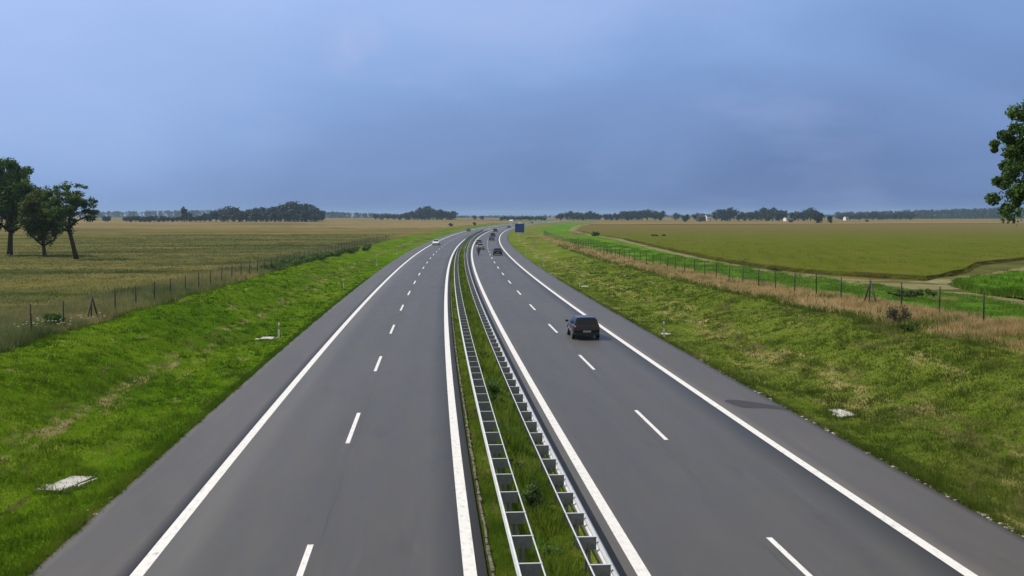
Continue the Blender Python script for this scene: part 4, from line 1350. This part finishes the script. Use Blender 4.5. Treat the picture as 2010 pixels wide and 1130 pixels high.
CAR_CACHE = {}
def car(loc, rz, paint, label, name='parked_car', Lc=4.15, Wc=1.74, Hc=1.45, kind='hatch', group=None):
    """hatchback or saloon, nose towards +Y"""
    root = empty(name, loc, rz, label, 'car', group)
    sx, sy, sz = Wc/1.74, Lc/4.15, Hc/1.45
    hatch = kind == 'hatch'
    if hatch:
        st = [(-2.07, .62, .40, .62), (-2.05, .78, .36, .80), (-1.98, .83, .31, .93), (-1.7, .86, .27, .97), (-1.2, .87, .25, .97), (0, .87, .24, .94), (.75, .87, .24, .93), (1.05, .865, .24, .91), (1.5, .85, .25, .83), (1.85, .80, .27, .73), (2.02, .70, .31, .64), (2.08, .55, .36, .56)]
    else:
        st = [(-2.07, .62, .40, .66), (-2.05, .78, .36, .84), (-1.98, .82, .31, .93), (-1.6, .85, .27, .97), (-1.2, .87, .25, .97), (0, .87, .24, .94), (.75, .87, .24, .93), (1.05, .865, .24, .91), (1.5, .85, .25, .83), (1.85, .80, .27, .73), (2.02, .70, .31, .64), (2.08, .55, .36, .56)]
    rings = []
    for y, hw, zb, zt in st:
        r = [(-hw*.90, zb), (-hw*.985, zb + .10), (-hw, (zb + zt)/2), (-hw*.985, zt - .10), (-hw*.94, zt - .02), (-hw*.80, zt + .012), (0, zt + .03)]
        r = r + [(-x, z) for x, z in reversed(r[:-1])]
        rings.append([(x*sx, y*sy, z*sz) for x, z in r])
    m = MB(); m.loft(rings); body = m.build('body', paint, root)
    # glasshouse
    yb0, yt0, yt1, yb1 = (-1.95, -1.55, .12, 1.0) if hatch else (-1.42, -.85, .12, 1.0)
    zb, zt = .94, 1.40
    def ringg(y0, y1, w, z, wf=.93): return [(-w, y0, z), (w, y0, z), (w*wf, y1, z), (-w*wf, y1, z)]
    S_ = lambda p: (p[0]*sx, p[1]*sy, p[2]*sz)
    B = [S_(p) for p in ringg(yb0, yb1, .80, zb, .98)]; T = [S_(p) for p in ringg(yt0, yt1, .60, zt, .98)]
    g = MB()
    quads = {'rear': (B[0], B[1], T[1], T[0]), 'right': (B[1], B[2], T[2], T[1]), 'front': (B[2], B[3], T[3], T[2]), 'left': (B[3], B[0], T[0], T[3])}
    for q in quads.values(): g.face(q)
    # crowned roof
    nx, ny = 6, 6
    grid = [[g.bm.verts.new((T[0][0]*(1 - 2*i/nx)*(-1)*-1 if False else T[0][0] + (T[1][0] - T[0][0])*i/nx,
                             T[0][1] + (T[3][1] - T[0][1])*j/ny,
                             zt*sz + .055*sz*(1 - (2*i/nx - 1)**2)**.5*(1 - .75*(2*j/ny - 1)**2))) for i in range(nx + 1)] for j in range(ny + 1)]
    for j in range(ny):
        for i in range(nx):
            f = g.bm.faces.new((grid[j][i], grid[j][i + 1], grid[j + 1][i + 1], grid[j + 1][i])); f.smooth = True
    g.build('roof', paint, root)
    m = MB(); quad_panel(m, quads['rear'], (.07, .07, .08, .12), .006); m.build('rear_window', M['glass'], root)
    m = MB(); quad_panel(m, quads['front'], (.05, .05, .05, .05), .006); m.build('windscreen', M['glass'], root)
    for sd_, key in ((1, 'right'), (-1, 'left')):
        if sd_ == 1: spans = ((.16, .52), (.55, .90))
        else: spans = ((.10, .45), (.48, .84))
        for a, b in spans:
            m = MB(); quad_panel(m, quads[key], (a, 1 - b, .08, .14), .006); m.build('side_window', M['glass'], root)
    # lamps, plate, bumper trim, mirrors
    for sg in (-1, 1):
        m = MB(); m.box((sg*.70*sx, -2.035*sy, .74*sz), (.22*sx, .09, .22*sz), 0, .02); m.build('tail_lamp', M['tail'], root)
        m = MB(); m.box((sg*.60*sx, 1.97*sy, .60*sz), (.30*sx, .14, .15*sz), sg*-.3, .03); m.build('headlamp', M['headlamp'], root)
        m = MB(); m.box((sg*.97*sx, .72*sy, 1.0*sz), (.20, .10, .14), 0, .03); m.build('mirror', paint, root)
    m = MB(); m.box((0, -2.085*sy, .56*sz), (.52, .02, .11)); m.build('number_plate', M['plate'], root)
    m = MB(); m.box((0, -2.0*sy, .38*sz), (1.56*sx, .22, .16*sz), 0, .04); m.box((0, 2.0*sy, .36*sz), (1.4*sx, .2, .16*sz), 0, .04); m.build('bumper', M['black_trim'], root)
    for y in (-1.28*sy, 1.32*sy):
        for sg in (-1, 1):
            w = MB(); w.lathe_x([(-.10, .20), (-.10, .29), (-.07, .315), (.07, .315), (.10, .29), (.10, .20)], (sg*.785*sx, y, .315), 22); wh = w.build('wheel', M['tyre'], root)
            r = MB(); r.lathe_x([(-.02, .2), (.02, .2), (.03, .06)], (sg*(.785*sx + .085), y, .315), 16); r.build('rim', M['rim'], wh)
            ar = MB(); ar.lathe_x([(-.005, .36), (.005, .36)], (sg*(.868*sx), y, .33), 22); ar.build('wheel_arch', M['black_trim'], body)
    return root


def on_road(u, s): return Vector((float(Xc(s)) + u, s, float(Zr(s)) + .014))


def drive(u, s, paint, label, back=False, **kw):
    return car(on_road(u, s), heading(s) + (math.pi if back else 0), paint, label, **kw)


G_R_ = 'cars on the right carriageway'; G_L_ = 'cars on the left carriageway'
drive(9.95, 71.9, M['car_black'], 'glossy black hatchback in the right lane, nearest vehicle', name='hatchback_car', Lc=4.2, Wc=1.76, Hc=1.47)
drive(9.95, 218.6, M['car_dark'], 'dark saloon car in the right lane behind the black hatchback and ahead of the motorcycle', name='saloon_car', kind='saloon', Lc=4.6, Wc=1.8, Hc=1.44)
drive(6.75, 253, M['car_silver'], 'silver car with dark windows just ahead of the motorcycle', name='hatchback_car', Wc=1.76, Hc=1.5)
drive(6.3, 292, M['car_grey'], 'dark grey car in the left lane ahead of the silver car', name='saloon_car', kind='saloon', Lc=4.5)
drive(9.7, 341, M['car_grey'], 'nearer of two grey cars close together in the right lane', name='saloon_car', kind='saloon', Lc=4.5)
drive(9.7, 394, M['car_dark'], 'farther of two cars close together in the right lane', name='hatchback_car', Hc=1.5)
drive(8.6, 495, M['car_black'], 'small dark car entering the bend of the right carriageway', name='hatchback_car', Hc=1.6, Wc=1.8)
drive(9.9, 640, M['car_grey'], 'faint grey car near the far end of the bend before the blue sign', name='hatchback_car')
drive(-5.1, 292.5, M['car_white'], 'white car coming towards us on the left carriageway', back=True, name='saloon_car', kind='saloon', Lc=4.6, Wc=1.8, Hc=1.46)
drive(-4.9, 518, M['car_dark'], 'tiny dark oncoming car at the far left edge of the bend', back=True, name='hatchback_car')
drive(-1.2, 900, M['car_white'], 'tiny white oncoming car beyond the blue sign, left one', back=True, name='hatchback_car')
drive(9.5, 980, M['car_white'], 'tiny white car far away beyond the blue sign, right one', name='hatchback_car')
drive(6.5, 930, M['car_red'], 'tiny dark red car far away beyond the blue sign', name='hatchback_car')


def truck(u, s, label):
    root = empty('truck', on_road(u, s), heading(s) + math.pi, label, 'truck')
    m = MB(); m.box((0, -2.0, 2.35), (2.5, 8.0, 2.7), 0, .05); m.build('box_body', M['truck_white'], root)
    m = MB()
    m.loft([[(-1.2, y, .6), (1.2, y, .6), (1.2, y, z1), (1.15, y, z1 + .25), (-1.15, y, z1 + .25), (-1.2, y, z1)] for y, z1 in ((2.2, 2.9), (3.2, 2.9), (4.1, 2.2), (4.3, 1.4))], smooth=False); m.build('cab', M['truck_white'], root)
    m = MB(); m.box((0, 4.0, 2.15), (2.1, .5, .75), 0, .04); m.build('windscreen', M['glass'], root)
    m = MB(); m.box((0, -1, .8), (1.0, 9.5, .3)); m.build('chassis', M['black_trim'], root)
    for y in (-4.8, -3.6, 3.2):
        for sg in (-1, 1):
            w = MB(); w.lathe_x([(-.15, .3), (-.15, .46), (-.1, .5), (.1, .5), (.15, .46), (.15, .3)], (sg*1.1, y, .5), 18); wh = w.build('wheel', M['tyre'], root)
            r = MB(); r.lathe_x([(-.02, .28), (.02, .28)], (sg*1.25, y, .5), 14); r.build('rim', M['rim'], wh)
    for sg in (-1, 1):
        m = MB(); m.box((sg*.9, 4.28, .95), (.35, .1, .2), 0, .02); m.build('headlamp', M['headlamp'], root)
    return root


truck(-3.2, 850, 'white box truck far away just above the blue sign')


def motorcycle(u, s):
    root = empty('motorcycle', on_road(u, s), heading(s), 'dark motorcycle with rider in the fast lane behind the silver car', 'motorcycle')
    for y in (-.72, .72):
        w = MB(); w.lathe_x([(-.07, .22), (-.08, .28), (-.04, .31), (.04, .31), (.08, .28), (.07, .22)], (0, y, .31), 20); wh = w.build('wheel', M['tyre'], root)
        r = MB(); r.lathe_x([(-.05, .2), (.05, .2)], (0, y, .31), 14); r.build('rim', M['rim'], wh)
    m = MB(); m.loft([[(-w, y, z0), (w, y, z0), (w*1.2, y, (z0 + z1)/2), (w*.7, y, z1), (-w*.7, y, z1), (-w*1.2, y, (z0 + z1)/2)] for y, w, z0, z1 in ((-.95, .06, .72, .86), (-.5, .14, .55, .82), (-.1, .17, .35, .84), (.25, .18, .32, 1.0), (.55, .20, .45, 1.05), (.85, .10, .6, .95))]); m.build('fairing', M['car_black'], root)
    m = MB(); m.box((0, -.42, .85), (.28, .7, .10), 0, .04); m.build('seat', M['leather'], root)
    m = MB(); m.tube([(-.38, .42, 1.0), (-.2, .5, 1.04), (.2, .5, 1.04), (.38, .42, 1.0)], .018, 6); m.build('handlebar', M['black_trim'], root)
    m = MB(); m.tube([(.18, .1, .35), (.2, -.5, .42), (.22, -.95, .55)], [.04, .05, .06], 8); m.build('exhaust', M['rim'], root)
    m = MB(); m.tube([(-.1, .72, .31), (-.1, .5, 1.0)], .03, 6); m.tube([(.1, .72, .31), (.1, .5, 1.0)], .03, 6); m.build('fork', M['rim'], root)
    m = MB(); m.box((0, -.97, .80), (.14, .05, .07), 0, .01); m.build('tail_lamp', M['tail'], root)
    m = MB(); m.box((0, -1.0, .62), (.18, .015, .14)); m.build('number_plate', M['plate'], root)
    m = MB(); quad_panel(m, [(-.2, .62, 1.02), (.2, .62, 1.02), (.13, .45, 1.32), (-.13, .45, 1.32)], (0, 0, 0, 0), 0); m.build('windshield', M['glass'], root)
    # rider, one continuous skinned body
    ro = empty('person', on_road(u, s), heading(s), 'rider in black leathers and dark helmet leaning forward on the motorcycle', 'person')
    J = {'pel': (0, -.35, .93), 'waist': (0, -.27, 1.10), 'chest': (0, -.06, 1.33), 'neck': (0, .06, 1.47), 'head': (0, .12, 1.62),
         'shL': (-.20, -.02, 1.38), 'elL': (-.38, .14, 1.18), 'wrL': (-.36, .38, 1.05), 'shR': (.20, -.02, 1.38), 'elR': (.38, .14, 1.18), 'wrR': (.36, .38, 1.05),
         'hipL': (-.13, -.30, .90), 'knL': (-.24, .10, .80), 'anL': (-.20, -.20, .42), 'toL': (-.20, -.02, .36), 'hipR': (.13, -.30, .90), 'knR': (.24, .10, .80), 'anR': (.20, -.20, .42), 'toR': (.20, -.02, .36)}
    rad = {'pel': .16, 'waist': .15, 'chest': .18, 'neck': .065, 'head': .10, 'sh': .085, 'el': .055, 'wr': .04, 'hip': .11, 'kn': .075, 'an': .055, 'to': .045}
    E = [('pel', 'waist'), ('waist', 'chest'), ('chest', 'neck'), ('neck', 'head')]
    for q in 'LR': E += [('chest', 'sh' + q), ('sh' + q, 'el' + q), ('el' + q, 'wr' + q), ('pel', 'hip' + q), ('hip' + q, 'kn' + q), ('kn' + q, 'an' + q), ('an' + q, 'to' + q)]
    ks = list(J)
    me = bpy.data.meshes.new('body')
    me.from_pydata([J[k] for k in ks], [(ks.index(a), ks.index(b)) for a, b in E], [])
    bo = link_mesh('body', me, ro)
    sk = bo.modifiers.new('skin', 'SKIN')
    for i, k in enumerate(ks):
        r = rad.get(k, rad.get(k[:-1]))
        me.skin_vertices[0].data[i].radius = (r, r)
    me.skin_vertices[0].data[0].use_root = True
    sb = bo.modifiers.new('sub', 'SUBSURF'); sb.levels = 1; sb.render_levels = 2
    me.materials.append(M['leather'])
    m = MB(); vs = bmesh.ops.create_uvsphere(m.bm, u_segments=16, v_segments=10, radius=.145)['verts']
    bmesh.ops.transform(m.bm, matrix=Matrix.Translation((0, .12, 1.64)) @ Matrix.Diagonal((.92, 1.1, 1.05, 1)), verts=vs)
    for f in m.bm.faces: f.smooth = True
    m.build('helmet', M['helmet'], ro)
    for sg in (-1, 1):
        for i in range(4):
            m = MB(); x = sg*(.31 + .022*i)
            m.tube([(x, .37, 1.055), (x, .45, 1.045), (x, .47, 1.01 - .002*i), (x, .44, .985)], [.011, .010, .009, .008], 5); m.build('finger', M['leather'], ro)
        m = MB(); m.tube([(sg*.30, .36, 1.04), (sg*.285, .41, 1.0), (sg*.29, .44, .985)], [.012, .011, .009], 5); m.build('thumb', M['leather'], ro)


motorcycle(6.15, 217.5)

# ------------------------------------------------------------------ direction sign
def direction_sign(u, s):
    p = P(u, s)
    root = empty('direction_sign', p, heading(s), 'blue motorway direction sign on two posts beside the far bend', 'sign')
    m = MB(); m.box((0, 0, 2.7), (3.7, .06, 3.5), 0, .01); pn = m.build('panel', M['sign_blue'], root)
    m = MB()
    for c, d in (((0, -.034, 4.41), (3.62, .008, .05)), ((0, -.034, .99), (3.62, .008, .05)), ((-1.8, -.034, 2.7), (.05, .008, 3.37)), ((1.8, -.034, 2.7), (.05, .008, 3.37))): m.box(c, d)
    m.build('border', M['sign_white'], pn)
    for sg in (-1, 1):
        m = MB(); m.tube([(sg*1.1, .08, -.4), (sg*1.1, .08, 4.3)], .07, 10); m.build('post', M['galv_dull'], root)


direction_sign(19.6, 420)

# ------------------------------------------------------------------ the air
def haze():
    bpy_m = bpy.data.materials.new('haze air'); bpy_m.use_nodes = True
    N, L = bpy_m.node_tree.nodes, bpy_m.node_tree.links
    N.remove(N['Principled BSDF'])
    v = N.new('ShaderNodeVolumePrincipled')
    v.inputs['Color'].default_value = (.50, .72, 1.0, 1)
    v.inputs['Density'].default_value = 0.00010
    L.new(v.outputs[0], N['Material Output'].inputs['Volume'])
    m = MB(); m.box((0, 0, 14.5), (15000, 15000, 35))
    o = m.build('haze', bpy_m); o['kind'] = 'stuff'
    tag(o, 'thin blue summer haze over the plain', 'haze')


haze()
